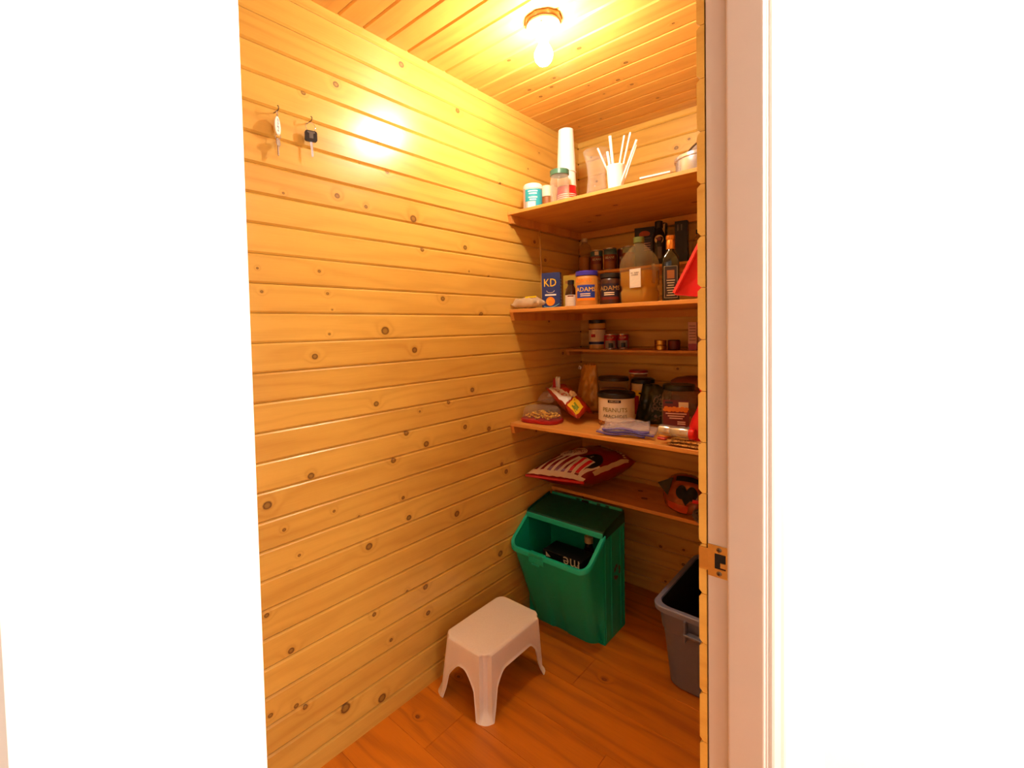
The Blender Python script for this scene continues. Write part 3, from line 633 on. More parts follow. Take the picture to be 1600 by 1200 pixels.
# stack of paper cups
cupx, cupy = .205, 1.945
def cup(name, label, z, cols, rb=.045, rt=.034, h=.118, group=None):
    t = thing(name, label, 'cup', (cupx, cupy, z), group=group)
    prof = [(rb, 0), (rb + .0022, .001), (rb + .0022, .005), (rb, .006), (rt, h), (rt - .002, h + .001), (rt - .0045, h - .001), (rt - .005, h - .006), (0, h - .006)]
    obj('body', lt(prof, n=28), cols, t, smooth=True, angle=40); return t
red_g = 'red and white paper cups nested upside down'
for q in range(9):
    t = cup('paper_cup', 'red and white paper cup, ' + 'bottom second third fourth fifth sixth seventh eighth ninth'.split()[q] + ' from the shelf in the upside-down stack', Z1 + q * .0088, M['rimstripe'] if q < 8 else M['red'], group=red_g)
cup('foam_cup', 'white foam cup, lower of the two capping the cup stack', Z1 + .107, M['white_plastic'], rb=.0435, rt=.039, h=.15)
cup('foam_cup', 'white foam cup crowning the tall upside-down cup stack', Z1 + .172, M['white_plastic'], rb=.0425, rt=.034, h=.198)
x, y = .318, 2.02; jar('glass_vase', 'clear glass vase with a pinched waist on the top shelf', 'vase', x, y, Z1, [(0, .004), (.050, 0), (.054, .006), (.052, .03), (.044, .09), (.039, .14), (.043, .19), (.052, .235), (.060, .262), (.058, .262), (.050, .235), (.041, .19), (.037, .14), (.042, .09), (.049, .03), (.049, .01), (0, .010)], M['glass'], n=36)
x, y = .461, 1.915; t = jar('straw_cup', 'white paper cup holding wrapped straws on the top shelf', 'cup', x, y, Z1, [(0, .004), (.027, .004), (.028, 0), (.029, 0), (.031, .03), (.0305, .031), (.0375, .128), (.040, .132), (.0385, .135), (.0365, .131), (.028, .008), (0, .008)], M['paper_white'])
def straw(i, bx_, by_, tx, ty, tz, r, label):
    p0 = V((x + bx_, y + by_, Z1 + .012)); p1 = V((x + tx, y + ty, tz)); m_ = p0.lerp(p1, .95)
    bm = tube(bmesh.new(), [p0, p0.lerp(p1, .5), m_, p1], r, n=8); tag(obj('straw', bm, M['paper_white'], smooth=True), label, 'straw', 'wrapped straws in the white cup')
straw(0, .010, .0, -.071, -.02, 2.168, .0038, 'thin white straw leaning furthest left in the cup')
straw(1, -.005, .010, -.024, .0, 2.212, .0064, 'thick white wrapped straw standing nearly upright, tallest on the left')
straw(2, -.006, -.006, .044, -.010, 2.192, .0040, 'white straw leaning right, shorter of the touching pair')
straw(3, .0, .004, .064, .004, 2.202, .0042, 'white straw leaning right, longer of the touching pair')
straw(4, .008, -.010, .098, -.014, 2.158, .0050, 'white straw leaning furthest right in the cup')
straw(5, -.010, .012, -.044, .014, 2.155, .0058, 'short white bent straw behind the left straws')
straw(6, .010, .010, .082, .02, 2.15, .0028, 'thin white straw behind the far right straw')
tag(obj('screw_top', move(lt(cyl(.014, .011, .002), n=16), (.525, 1.90, Z1)), M['white_plastic'], smooth=True, angle=40), 'small white cap lying right of the straw cup', 'cap')
t = thing('plastic_case', 'clear plastic clamshell case lying flat on the top shelf', 'case', (.648, 1.895, Z1), rz=.05)
obj('tray', bx(-.062, .062, -.05, .05, 0, .026, bev=.004), M['clearp'], t); obj('lid', bx(-.060, .060, -.048, .048, .027, .046, bev=.006, seg=2), M['clearp'], t); obj('insert', bx(-.055, .055, -.044, .044, .004, .020), M['pinkbox'], t)
obj('edge_highlight', bx(-.056, .058, -.0505, -.0485, .034, .040), M['paper_white'], t)  # white strip paints the highlight along the clear front edge
t = jar('biscuit_tin', 'round silver tin with rolled rim beside the door edge', 'tin', .80, 1.93, Z1, [(0, 0), (.092, 0), (.094, .004), (.094, .074), (.099, .077), (.099, .088), (.094, .09), (.092, .086), (.092, .01), (0, .008)], M['steel'], n=40)
t = thing('tin_lid', 'dark rimmed round tin lid leaning behind the silver tin', 'lid', (.802, 2.045, Z1 + .0055), rot=(math.radians(74), 0, math.radians(12)))  # round lid of the silver tin
bm = lt([(0, 0), (.088, 0), (.102, .002), (.102, .014), (.107, .015), (.109, .010), (.109, -.004), (.105, -.006), (.10, -.002)], n=40); move(bm, (0, .109, 0)); obj('rim', bm, M['dark_metal'], t, smooth=True, angle=40)
bm = lt([(0, .0155), (.098, .0155), (.098, .0135), (0, .0135)], n=40); move(bm, (0, .109, 0)); obj('window', bm, mat('grey_clear_window', '9a8d88', .15), t)
# ---- second shelf
t = thing('crinkled_bag', 'crinkled clear bag with a yellow tie at the second shelf end', 'bag', (.075, 1.808, Z2), world=True)
bm = pillow(.034, .012, 22, 16, lambda u, v, w: V((.078 + .072 * u + .006 * v, 1.802 + .036 * v, Z2 + .016 + w + .006 * abs(u))), .014, 3, 22); obj('film', bm, M['bagfilm'], t, smooth=True)
bm = pillow(.018, .010, 10, 8, lambda u, v, w: V((.075 + .05 * u, 1.802 + .022 * v, Z2 + .015 + w)), .008, 9); obj('contents', bm, M['beige'], t, smooth=True)
obj('yellow_tie', bx(.070, .132, 1.786, 1.793, Z2 + .050, Z2 + .057, bev=.002), mat('bright_yellow_plastic', 'f5dc10', .4), t)
x, y, rz = .160, 1.868, math.radians(20)
t = thing('pasta_box', 'dark blue pasta dinner box with orange letters on the second shelf', 'box', (x, y, Z2), rz=rz)
obj('carton', bx(-.043, .043, 0, .034, 0, .166, bev=.001), M['navy'], t)
bm = text_bm('KD', .052, .0004, sx=.85); flat(bm, (-.004, -.0008, .118)); obj('logo', bm, M['yellow'], t)
bm = tube(bmesh.new(), [(.018 * math.cos(q) - .002, -.0005, .083 + .010 * math.sin(q)) for q in [PI + PI * i / 8 for i in range(9)]], .0012, n=4); obj('smile_mark', bm, M['cream'], t)
bm = rect(.052, .007); flat(bm, (-.002, -.0008, .063)); obj('label_line', bm, M['paper_white'], t)
bm = disc(.021); flat(bm, (-.003, -.0007, .033)); obj('noodle_picture', bm, M['orange'], t)
for q in range(3):
    bm = tube(bmesh.new(), [(-.003 + (.009 + .005 * q) * math.cos(w_), -.0011, .033 + (.008 + .0045 * q) * math.sin(w_)) for w_ in [.4 + q + .4 * i for i in range(8)]], .0011, n=4); obj('noodle', bm, M['yellow'], t)
bm = tube(bmesh.new(), [(-.034 + .009 * i, -.0006, .006 + .0006 * (i - 3) ** 2) for i in range(9)], .0022, n=4); obj('bowl_line', bm, mat('light_blue_print', '5fb4d6', .5), t)
for q in range(9): obj('label_line', bx(.0431, .0437, .006, .028, .014 + q * .0145, .019 + q * .0145), mat('pale_blue_print', '6f84b8', .5) if q == 0 else bpy.data.materials['pale_blue_print'], t)
t = thing('yellow_carton', 'yellow carton standing behind the dark blue pasta box', 'box', (.222, 1.955, Z2), rz=math.radians(12)); obj('carton', bx(-.036, .036, -.025, .025, 0, .152, bev=.001), mat('yellow_green_card', 'b9962c', .55, var=.3), t)
obj('dark_edge', bx(.0362, .0368, -.024, .024, .002, .15), M['maroon'], t)
for q in range(3): obj('printed_patch', flat(rect(.03, .012), (-.01, -.0256, .05 + q * .035)), M['tannut'], t)
x, y = .283, 1.838; a = face(x, y); t = jar('syrup_bottle', 'small dark syrup bottle with a white label', 'bottle', x, y, Z2, [(0, 0), (.024, 0), (.026, .003), (.026, .058), (.020, .080), (.013, .094), (.012, .102), (0, .102)], M['syrup'], lidp(.0145, .10, .018), M['black'])
obj('label', band(.026, .004, .052, a, 1.25), M['barcode'], t); obj('label_bar', wrap(rect(.026, .005, nx=6), .026, a - .1, .047), M['maroon'], t)
def pbjar(x, y, label, body, lidm, lab, word, tone, r=.048, h=.128):
    a = face(x, y); t = jar('spread_jar', label, 'jar', x, y, Z2, [(0, 0), (r - .004, 0), (r, .004), (r, h - .012), (r - .004, h - .002), (r - .006, h), (0, h)], body, lidp(r - .001, h + .001, .019), lidm)
    obj('label', band(r, .022, .088, a - .12, .85), lab, t)
    bm = text_bm(word, .026, .0003, sx=1.0); obj('logo', wrap(bm, r, a - .10, .068, .0012), tone, t)
    for q in (.050, .042): obj('label_line', wrap(rect(.042, .004, nx=8), r, a - .15, q, .0011), M['cream'], t)
    obj('label_stripe', band(r, .022, .033, a - .12, .85, lift=.001), M['orange'] if body is M['peanut'] else M['maroon'], t)
    return t, a
t, a = pbjar(.362, 1.835, 'peanut butter jar with blue lid and blue label', M['peanut'], M['violet'], M['blue'], 'ADAMS', M['yellow'])
bm = text_bm('ADAMS', .022, .0003); obj('logo', wrap(bm, .048, a - .35, .106, .0012), M['orange'], t)
t, a = pbjar(.455, 1.868, 'dark spread jar with dark lid right of the peanut butter', M['dkjar'], M['black'], mat('dark_blue_black_print', '14142c', .4), 'ADAMS', mat('dull_gold_print', 'b88a4a', .5), r=.0445, h=.112)
# oil jug: rounded-square body, shoulders, neck, side grip, part filled
x, y = .577, 1.870; rz = math.radians(-14)
t = thing('oil_jug', 'large clear plastic jug half full of golden oil', 'jug', (x, y, Z2), rz=rz)
def sqr(w, d, r, z): return [(px, py, z) for px, py in rrect(-w, w, -d, d, r)]
shape = [(.057, .046, .02, 0), (.062, .052, .022, .006), (.064, .054, .022, .045), (.059, .049, .022, .054), (.059, .049, .022, .066), (.064, .054, .022, .074), (.064, .054, .022, .158), (.061, .051, .025, .178), (.050, .043, .028, .200), (.036, .033, .026, .218), (.024, .024, .02, .232), (.018, .018, .0165, .240), (.018, .018, .0165, .246)]
obj('body', loft(bmesh.new(), [sqr(*q) for q in shape], cap0=True), M['jug'], t, smooth=True, angle=60)
sh2 = [(q[0] - .003, q[1] - .003, q[2] * .9, q[3] + .003) for q in shape[:7]]; sh2[-1] = (sh2[-1][0], sh2[-1][1], sh2[-1][2], .128)
obj('oil', loft(bmesh.new(), [sqr(*q) for q in sh2], cap0=True, cap1=True), M['oil'], t, smooth=True, angle=50)
obj('cap', lt(lidp(.021, .244, .022), n=24), mat('olive_green_cap', '56602a', .4), t, smooth=True, angle=40)
lb = obj('label', flat(rect(.052, .074), (.022, -.0550, .098)), M['barcode'], t); obj('label_text', flat(text_bm('OIL  HUILE\nCANOLA', .008, .0002), (.020, -.0557, .115)), M['greyprint'], t)
bm = bmesh.new(); tube(bm, [(.062, .0, .150), (.068, .0, .140), (.068, .0, .090), (.062, .0, .078)], .007, n=8); obj('handle', bm, M['jug'], t, smooth=True)
# dark square oil bottle
x, y = .694, 1.888; rz = math.radians(20)
t = thing('oil_bottle', 'tall dark square bottle with copper cap beside the jug', 'bottle', (x, y, Z2), rz=rz)
shape = [(.029, .029, .006, 0), (.031, .031, .007, .004), (.031, .031, .007, .150), (.027, .027, .010, .176), (.016, .016, .012, .196), (.0135, .0135, .0125, .206)]
obj('body', loft(bmesh.new(), [sqr(*q) for q in shape], cap0=True, cap1=True), M['oilglass'], t, smooth=True, angle=50)
obj('cap', lt([(0, .204), (.0165, .204), (.0165, .236), (.0155, .238), (.0155, .241), (.017, .243), (.017, .256), (.015, .258), (0, .258)], n=20), M['copper'], t, smooth=True, angle=40)
obj('label', flat(rect(.050, .124), (0, -.0314, .075)), mat('dark_brown_label', '24150f', .5), t)
bm = bmesh.new()
for q in ((-.023, -.0222, .015, .136), (.0222, .023, .015, .136)): box(bm, q[0], q[1], -.0324, -.0318, q[2], q[3])
for q in (.015, .1355): box(bm, -.023, .023, -.0324, -.0318, q, q + .0009)
obj('label_frame', bm, M['beige'], t)
obj('label_picture', flat(rect(.026, .032), (0, -.0322, .105)), M['tannut'], t)
for q in range(7): obj('label_line', flat(rect(.03 - .004 * (q % 3), .003), (0, -.0322, .082 - q * .0095)), M['beige'], t)
# red dustpan standing on edge
t = thing('dustpan', 'red plastic dustpan leaning against the door wall on the second shelf', 'dustpan', (.80, 1.80, Z2), world=True)
bm = bmesh.new(); P = [(.752, 1.775, Z2 + .022), (.833, 1.80, Z2 + .196), (.90, 1.80, Z2 + .14), (.87, 1.79, Z2 + .003)]
P = [V(p) for p in P]; nn = (P[1] - P[0]).cross(P[3] - P[0]).normalized(); nn = -nn if nn.y > 0 else nn
lo = [bm.verts.new(p) for p in P]; hi = [bm.verts.new(p - nn * .004) for p in P]; bm.faces.new(lo); bm.faces.new(hi[::-1])
for i in range(4): bm.faces.new((lo[i], lo[(i + 1) % 4], hi[(i + 1) % 4], hi[i]))
obj('pan', bm, M['red'], t)
def bar(a, b, c, d):
    bm = bmesh.new(); q = [V(a), V(b)]; n1 = V(c); n2 = V(d); vs = [bm.verts.new(p + s1 * n1 + s2 * n2) for p in q for s1, s2 in ((0, 0), (1, 0), (1, 1), (0, 1))]
    for f in ((0, 1, 2, 3), (7, 6, 5, 4), (0, 4, 5, 1), (1, 5, 6, 2), (2, 6, 7, 3), (3, 7, 4, 0)): bm.faces.new([vs[k] for k in f])
    return bm
obj('raised_edge', bar(P[0], P[1], nn * .022, V((-.008, 0, .005))), mat('red_plastic_lit', 'e8433c', .35), t)  # brightly lit edge painted as a lighter copy of the red plastic
obj('raised_edge', bar(P[0], P[3], nn * .022, V((0, 0, -.004))), M['red'], t)
# ---- shallow shelf behind: bottle, cans, boxes
x, y = .082, 2.33; t = jar('juice_bottle', 'clear round-shouldered bottle of yellow grain in the back corner', 'bottle', x, y, ZN, [(0, 0), (.031, 0), (.033, .004), (.033, .095), (.030, .100), (.033, .106), (.034, .130), (.028, .152), (.016, .165), (.014, .176), (0, .176)], M['jug'], lidp(.016, .172, .020), M['beige'])
obj('contents', lt(cyl(.0305, .09), n=24), M['yoil'], t, smooth=True, angle=40)
def can(x, y, zz, r, h, label, body, top=None, group=None, name='tin_can', word=None, tone=None, lines=True):
    t = thing(name, label, 'can', (x, y, zz), group=group); a = face(x, y)
    obj('body', lt([(0, .001), (r - .002, 0), (r, .002), (r, .004), (r - .001, .005), (r - .001, h - .005), (r, h - .004), (r, h - .001), (r - .002, h), (r - .003, h - .003), (0, h - .003)], n=24), M['steel'], t, smooth=True, angle=40)
    obj('label', lt([(r - .0004, .006), (r + .0001, .0065), (r + .0001, h - .0065), (r - .0004, h - .006)], n=24), body, t, smooth=True, angle=40)
    if top: obj('label_band', lt([(r + .0001, h * .70), (r + .0005, h * .70 + .0005), (r + .0005, h - .0075), (r + .0001, h - .007)], n=24), top, t, smooth=True, angle=40)
    if word: obj('label_text', wrap(text_bm(word, .018, .0002, sx=.9), r, a, h * .56, .0009), tone or M['cream'], t)
    return t, a
bg = 'bean cans on the back shelf'
t, a = can(.160, 2.315, ZN, .0335, .115, 'brown bean can leftmost in the row beside the clear bottle', M['brownlabel'], M['teal'], bg, word='BEANS')
obj('label_tag', wrap(rect(.02, .02, nx=4), .0335, a, .096, .001), M['cream'], t); obj('label_picture', band(.0335, .012, .04, a, .7), M['tannut'], t)
t, a = can(.235, 2.312, ZN, .0345, .116, 'brown bean can second from left with a cream stripe', M['brownlabel'], M['teal'], bg, word='BEANS')
obj('label_stripe', band(.0345, .008, .108, a - 1.15, .22), M['beige'], t); obj('label_picture', band(.0345, .010, .046, a, .7), M['tannut'], t)
t, a = can(.290, 2.365, ZN, .033, .113, 'dark can set back between the brown can and pale can', M['maroon'], None, bg, word='BEANS')
t, a = can(.332, 2.325, ZN, .030, .115, 'pale grey-green topped can directly left of the jug neck', M['tannut'], mat('pale_grey_green_print', '9fae9c', .5), bg)
t = thing('black_carton', 'black food carton with an orange picture on the back shelf', 'box', (.405, 2.355, ZN), rz=math.radians(14)); obj('carton', bx(-.048, .048, -.02, .02, 0, .200, bev=.001), M['black'], t)
bm = prism(bmesh.new(), [(.026 * math.cos(q), .166 + .016 * max(-.6, math.sin(q))) for q in [2 * PI * i / 18 for i in range(18)]], -.0212, -.0204, axis='y'); obj('food_picture', bm, mat('orange_red_print', 'b04a1c', .45), t)
for q in range(4): obj('label_line', flat(rect(.03, .004), (.012, -.0206, .120 - q * .011)), M['pinkbox'], t)
obj('bowl_line', flat(rect(.06, .003), (0, -.0206, .145)), M['greyprint'], t)
t = thing('black_carton', 'black carton with a pale stripe between orange picture and dark bottle', 'box', (.482, 2.372, ZN), rz=math.radians(10)); obj('carton', bx(-.022, .022, -.02, .02, 0, .212, bev=.001), M['black'], t); obj('pale_stripe', flat(rect(.018, .13), (.008, -.0206, .14)), M['beige'], t)
t = thing('dark_carton', 'dark blue-black carton at the right of the tall black bottle', 'box', (.575, 2.372, ZN), rz=math.radians(10)); obj('carton', bx(-.028, .028, -.02, .02, 0, .206, bev=.001), mat('blue_black_card', '10141c', .4), t)
for q in range(2): obj('pale_mark', flat(rect(.006, .03), (-.014 + q * .016, -.0206, .175)), M['greyprint'], t)
x, y = .497, 2.292; a = face(x, y); t = jar('sauce_bottle', 'tall black sauce bottle with a round cream emblem', 'bottle', x, y, ZN, [(0, 0), (.027, 0), (.029, .004), (.029, .125), (.024, .150), (.016, .168), (.0155, .176), (0, .176)], M['black'], lidp(.0185, .174, .034), M['black'])
bm = disc(.0225, 20); obj('emblem', wrap(bm, .029, a, .118), M['beige'], t); bm = disc(.010, 12, cy=.003); obj('emblem_figure', wrap(bm, .029, a, .116, .0016), M['maroon'], t)
bm = torus((0, 0, 0), .0215, .0012, (0, 0, 1)); obj('emblem_ring', wrap(bm, .029, a, .118, .0015), M['black'], t)
obj('neck_label', wrap(rect(.018, .055, nx=4), .029, a + .1, .055), M['greyprint'], t)
x, y = .668, 2.32; t = jar('vinegar_bottle', 'pale necked bottle with black cap half hidden by the door edge', 'bottle', x, y, ZN, [(0, 0), (.030, 0), (.030, .085), (.022, .105), (.012, .120), (.011, .128), (0, .128)], M['jug'], lidp(.0125, .126, .020), M['black'])
# ---- shallow shelf M
x, y = .152, 2.325; a = face(x, y); t = jar('supplement_tub', 'yellow-white tub with a black lid on the left of the mini shelf', 'tub', x, y, ZM, cyl(.043, .138, .004), mat('yellowed_white_plastic', 'd9ab58', .45), lidp(.0445, .138, .018), M['black'])
obj('label', band(.043, .024, .108, a, 1.4), M['cream'], t); obj('label_bar', band(.043, .026, .040, a, 1.4, lift=.001), M['navy'], t); obj('label_mark', wrap(rect(.024, .016, nx=5), .043, a - .5, .072), M['crimson'], t); obj('label_bar', band(.043, .104, .109, a, 1.4, lift=.001), M['maroon'], t)
def rw(x, y, label):
    t, a = can(x, y, ZM, .031, .080, label, M['crimson'], None, 'red and white cans on the mini shelf', word=None)
    obj('label_panel', band(.031, .008, .046, a, .9), mat('grey_white_print', '8d8580', .5), t); obj('label_picture', band(.031, .010, .034, a + .1, .35, lift=.001), M['black'], t); obj('label_text', wrap(text_bm('SOUP', .014, .0002), .031, a, .06, .0009), M['cream'], t)
rw(.243, 2.29, 'red and grey food can touching the black-lidded tub'); rw(.285, 2.345, 'red food can standing behind the can next to the tub')
for q, n_ in enumerate(('lower gold tin in the stack of two on the mini shelf', 'upper gold tin in the stack of two on the mini shelf')):
    t = thing('small_tin', n_, 'tin', (.497, 2.30, ZM + q * .0245), group='gold tins'); obj('body', lt([(0, 0), (.026, 0), (.027, .002), (.0265, .004), (.0265, .020), (.027, .022), (.026, .024), (0, .024)], n=24), M['gold'], t, smooth=True, angle=40)
    obj('pull_ring', torus((.0, -.0, .0243), .008, .0002, (0, 0, 1)), M['gold'], t)
t = thing('dark_tin', 'dark short tin touching the two stacked gold tins', 'tin', (.552, 2.325, ZM)); obj('body', lt([(0, 0), (.026, 0), (.027, .002), (.027, .046), (.026, .048), (.025, .045), (0, .045)], n=24), M['dkjar'], t, smooth=True, angle=40); obj('label', band(.027, .004, .044, face(.56, 2.325), 1.5), M['maroon'], t)
for q, xx in enumerate((.642, .688)):
    t = thing('card_box', ['narrow pink and white card box left of its twin', 'narrow pink and white card box cut off by the door edge'][q], 'box', (xx, 2.31, ZM), group='pink and white boxes', rz=math.radians(14)); obj('carton', bx(-.018, .018, -.024, .024, 0, .131, bev=.001), M['pinkbox'], t)
    obj('red_base', flat(rect(.034, .03), (0, -.0246, .017)), M['crimson'], t); obj('side_panel', bx(.0182, .0188, -.0235, .0235, .001, .130), M['crimson'], t)
    for k in range(6): obj('printed_line', flat(rect(.026, .003), (0, -.0246, .048 + k * .013)), M['greyprint'], t)
# ---- third shelf
x, y = .108, 1.855
t = thing('food_box', 'clear food box of pasta sitting on its red lid', 'container', (x, y, Z3), rz=math.radians(6))
def rl(w_, d_, r_, z_): return [(px, py, z_) for px, py in rrect(-w_, w_, -d_, d_, r_)]
obj('lid', loft(bmesh.new(), [rl(.092, .066, .05, 0), rl(.096, .070, .052, .003), rl(.096, .070, .052, .015), rl(.092, .066, .05, .017)], cap0=True, cap1=True), M['crimson'], t, smooth=True, angle=40)
obj('tub', loft(bmesh.new(), [rl(.090, .064, .048, .0175), rl(.086, .060, .046, .05), rl(.078, .053, .042, .068), rl(.070, .046, .038, .074)], cap1=True), M['clearp'], t, smooth=True, angle=40)
random.seed(11); bm = bmesh.new()
for q in range(150):
    px, py = random.uniform(-.072, .072), random.uniform(-.047, .047); hz = .021 + random.uniform(0, .026) * (1 - (px / .09) ** 2)
    if (px / .078) ** 4 + (py / .052) ** 4 > 1: continue
    aa, bb = random.uniform(0, PI), random.uniform(-.6, .6); dx = V((math.cos(aa) * math.cos(bb), math.sin(aa) * math.cos(bb), math.sin(bb))) * .007; c0 = V((px, py, hz))
    tube(bm, [c0 - dx, c0 + V((0, 0, .003)), c0 + dx], .0032, n=5)
o = obj('pasta', bm, M['pasta'], t, smooth=True); o['kind'] = 'stuff'
# snack bag: red and white, lying on the pasta box and the shelf
t = thing('snack_bag', 'red and white snack bag flopped behind the pasta box', 'bag', (.16, 2.0, Z3), world=True)
def snack(u, v, w): # u along left-back to right-front
    p = V((.165 + .120 * u - .005 * v, 2.005 - .055 * u + .088 * v, Z3 + .088 - .046 * u - .004 * v)); q_ = p + V((.25, -.45, .85)).normalized() * w + V((0, 0, .012 * math.sin(3 * v + u))); over = q_.x < .212 and q_.y < 1.935; return V((max(q_.x, .005), q_.y, max(q_.z, Z3 + (.076 if over else .002))))
obj('film', pillow(.048, .045, 26, 18, snack, .012, 2, 14), mat('red_printed_film', 'c2301c', .3, coat=.3, var=.3, bscale=30), t, smooth=True)
def onbag(bm, fn, hf, lift=.002, e0=2.6, p0=.6, amp=0, seed=0, freq=14):
    for v in bm.verts:
        u, q = v.co.x, v.co.y; e = max(0, (1 - abs(u) ** e0)) ** p0 * max(0, (1 - abs(q) ** e0)) ** p0
        nz = amp * noise.noise(V((u * 3 + seed, q * 3, seed))) + amp * .6 * noise.noise(V((u * freq / 2 + seed, q * freq / 2, seed * 2)))
        v.co = fn(u, q, hf * e + nz + lift + v.co.z)
    return bm
def gridpoly(x0, x1, y0, y1, n=8, m_=6, ell=False):
    bm = bmesh.new(); vs = {}
    for i in range(n + 1):
        for j in range(m_ + 1):
            a, b = -1 + 2 * i / n, -1 + 2 * j / m_
            if ell: a, b = a * math.sqrt(1 - b * b / 2), b * math.sqrt(1 - a * a / 2)
            vs[i, j] = bm.verts.new(((x0 + x1) / 2 + a * (x1 - x0) / 2, (y0 + y1) / 2 + b * (y1 - y0) / 2, 0))
    for i in range(n):
        for j in range(m_): bm.faces.new((vs[i, j], vs[i + 1, j], vs[i + 1, j + 1], vs[i, j + 1]))
    return bm
obj('white_panel', onbag(gridpoly(-.92, .30, -.95, -.05, 12, 8), snack, .048, .002, amp=.012, seed=2), M['paper_white'], t, smooth=True)
obj('yellow_panel', onbag(gridpoly(.38, .9, -.9, -.05, 8, 6), snack, .048, .002, amp=.012, seed=2), M['yellow'], t, smooth=True)
obj('cream_panel', onbag(gridpoly(.02, .42, -.15, .3, 8, 6, True), snack, .048, .0026, amp=.012, seed=2), M['cream'], t, smooth=True)
obj('green_panel', onbag(gridpoly(.55, .8, -.75, -.35, 5, 4), snack, .048, .003, amp=.012, seed=2), mat('leaf_green_print', '7d8c1e', .4), t, smooth=True)
bm = text_bm('OLD', .55, 0, sx=.8, shear=.2)
for v in bm.verts: v.co = V((v.co.x * .85 - .32, v.co.y * 1.0 - .42, 0))
obj('lettering', onbag(bm, snack, .048, .004, amp=.012, seed=2), M['red'], t)
bm = pillow(.012, .012, 10, 12, lambda u, v, w: V((.076 + .034 * u * (1.15 - .8 * (v + 1) / 2) + .006 * v, 2.03 + .012 * v, Z3 + .145 + .052 * v)) + V((.4, -.9, 0)).normalized() * (w), .006, 8); obj('upright_flap', bm, M['paper_white'], t, smooth=True)
bm = prism(bmesh.new(), [(.066, Z3 + .115), (.094, Z3 + .115), (.088, Z3 + .19), (.080, Z3 + .195)], 2.004, 2.0055, axis='y'); obj('flap_stripe', bm, M['crimson'], t)
bm = pillow(.022, .022, 10, 10, lambda u, v, w: V((.058 + .048 * u, 1.985 + .03 * v, Z3 + .098 + .020 * v)) + V((.3, -.6, .7)).normalized() * w, .008, 4); obj('grey_film', bm, M['film'], t, smooth=True)
# golden bag standing
t = thing('grain_bag', 'golden brown bag of grain standing with a clipped top', 'bag', (.16, 2.21, Z3), world=True)
gb = lambda u, v, w: V((.160 + (.076 - .040 * ((v + 1) / 2) ** 1.3) * u + .008 * v, 2.21 + .0 * v, Z3 + .128 + .126 * v)) + V((.45, -.89, 0)) * w * (1.25 - .75 * (v + 1) / 2)
obj('film', pillow(.055, .045, 18, 24, gb, .016, 6, 10), M['rice'], t, smooth=True)
obj('clip', tube(bmesh.new(), [(.118, 2.185, Z3 + .228), (.126, 2.180, Z3 + .242), (.135, 2.178, Z3 + .236), (.130, 2.18, Z3 + .226)], .004, n=6), M['paper_white'], t, smooth=True)
# peanut tub (oval)
x, y = .414, 1.995; t = thing('peanut_tub', 'cream peanut tub with a black lid at the shelf centre', 'tub', (x, y, Z3), rz=0); r = .078; h = .128; a = face(x, y)
obj('body', lt([(0, 0), (r - .004, 0), (r, .004), (r, h), (0, h)], n=40), mat('peanut_tub_label', 'e6d6ba', .45), t, smooth=True, angle=40)
obj('lid', lt([(0, h), (r + .003, h), (r + .004, h + .004), (r + .004, h + .018), (r, h + .022), (r - .006, h + .022), (r - .008, h + .019), (0, h + .019)], n=40), M['black'], t, smooth=True, angle=35)
obj('name_bar', wrap(rect(.055, .012, nx=8), r, a - .12, h - .012), M['black'], t); obj('name_text', wrap(text_bm('KIRKLAND', .0085, .0002), r, a - .12, h - .012, .0016), M['cream'], t)
obj('label_text', wrap(text_bm('PEANUTS', .026, .0003), r, a - .10, .078), mat('olive_gold_print', '8d7a34', .5), t); obj('label_text', wrap(text_bm('ARACHIDES', .020, .0003), r, a - .10, .050), M['greyprint'], t)
obj('nut_band', band(r, .004, .026, a - .1, 1.5), M['tannut'], t)
for q in range(14):
    bm = disc(.006, 8, sy=.7); obj('printed_nut', wrap(bm, r, a - 1.1 + q * .15, .015 + .005 * (q % 2), .0014), M['peanut'], t)
# zipper bags
t = thing('zipper_bags', 'clear zipper bags with violet closures piled on the shelf front', 'bag', (.53, 1.86, Z3), world=True)
for q, (cx, cy, rr, zz, tl) in enumerate(((.515, 1.832, .45, .010, .010), (.548, 1.842, .36, .019, .016), (.530, 1.838, .55, .028, .026))):
    def zb(u, v, w, cx=cx, cy=cy, rr=rr, zz=zz, tl=tl): 
        c, s_ = math.cos(rr), math.sin(rr); lx_, ly_ = .105 * u, .066 * v
        return V((cx + lx_ * c - ly_ * s_ * .6, cy + (lx_ * s_ * .35 + ly_ * c), max(Z3 + .0025, Z3 + zz + w + max(0, v) ** 2 * tl + .004 * math.sin(4 * u + q))))
    f = obj('film_sheet', pillow(.006, .004, 20, 16, zb, .009, 20 + q, 16), M['film'], t, smooth=True)
    bm = tube(bmesh.new(), [zb(-1 + i / 8, -.97, .001) for i in range(17)], .0022, n=5); obj('zipper', bm, M['violet'], t, smooth=True)
    bm = bmesh.new(); 
    for i in range(16):
        a_, b_ = -1 + i / 8, -1 + (i + 1) / 8; bm.faces.new([bm.verts.new(zb(p_, q_, .0045)) for p_, q_ in ((a_, -.95), (b_, -.95), (b_, -.70), (a_, -.70))])
    obj('closure_band', bm, clear('violet_film', '6f68d0', .6, .2) if q == 0 else bpy.data.materials['violet_film'], t)
obj('fold_crease', tube(bmesh.new(), [(.500, 1.815, Z3 + .040), (.512, 1.862, Z3 + .050), (.560, 1.875, Z3 + .056), (.610, 1.850, Z3 + .044)], .0018, n=5), M['film'], t, smooth=True)
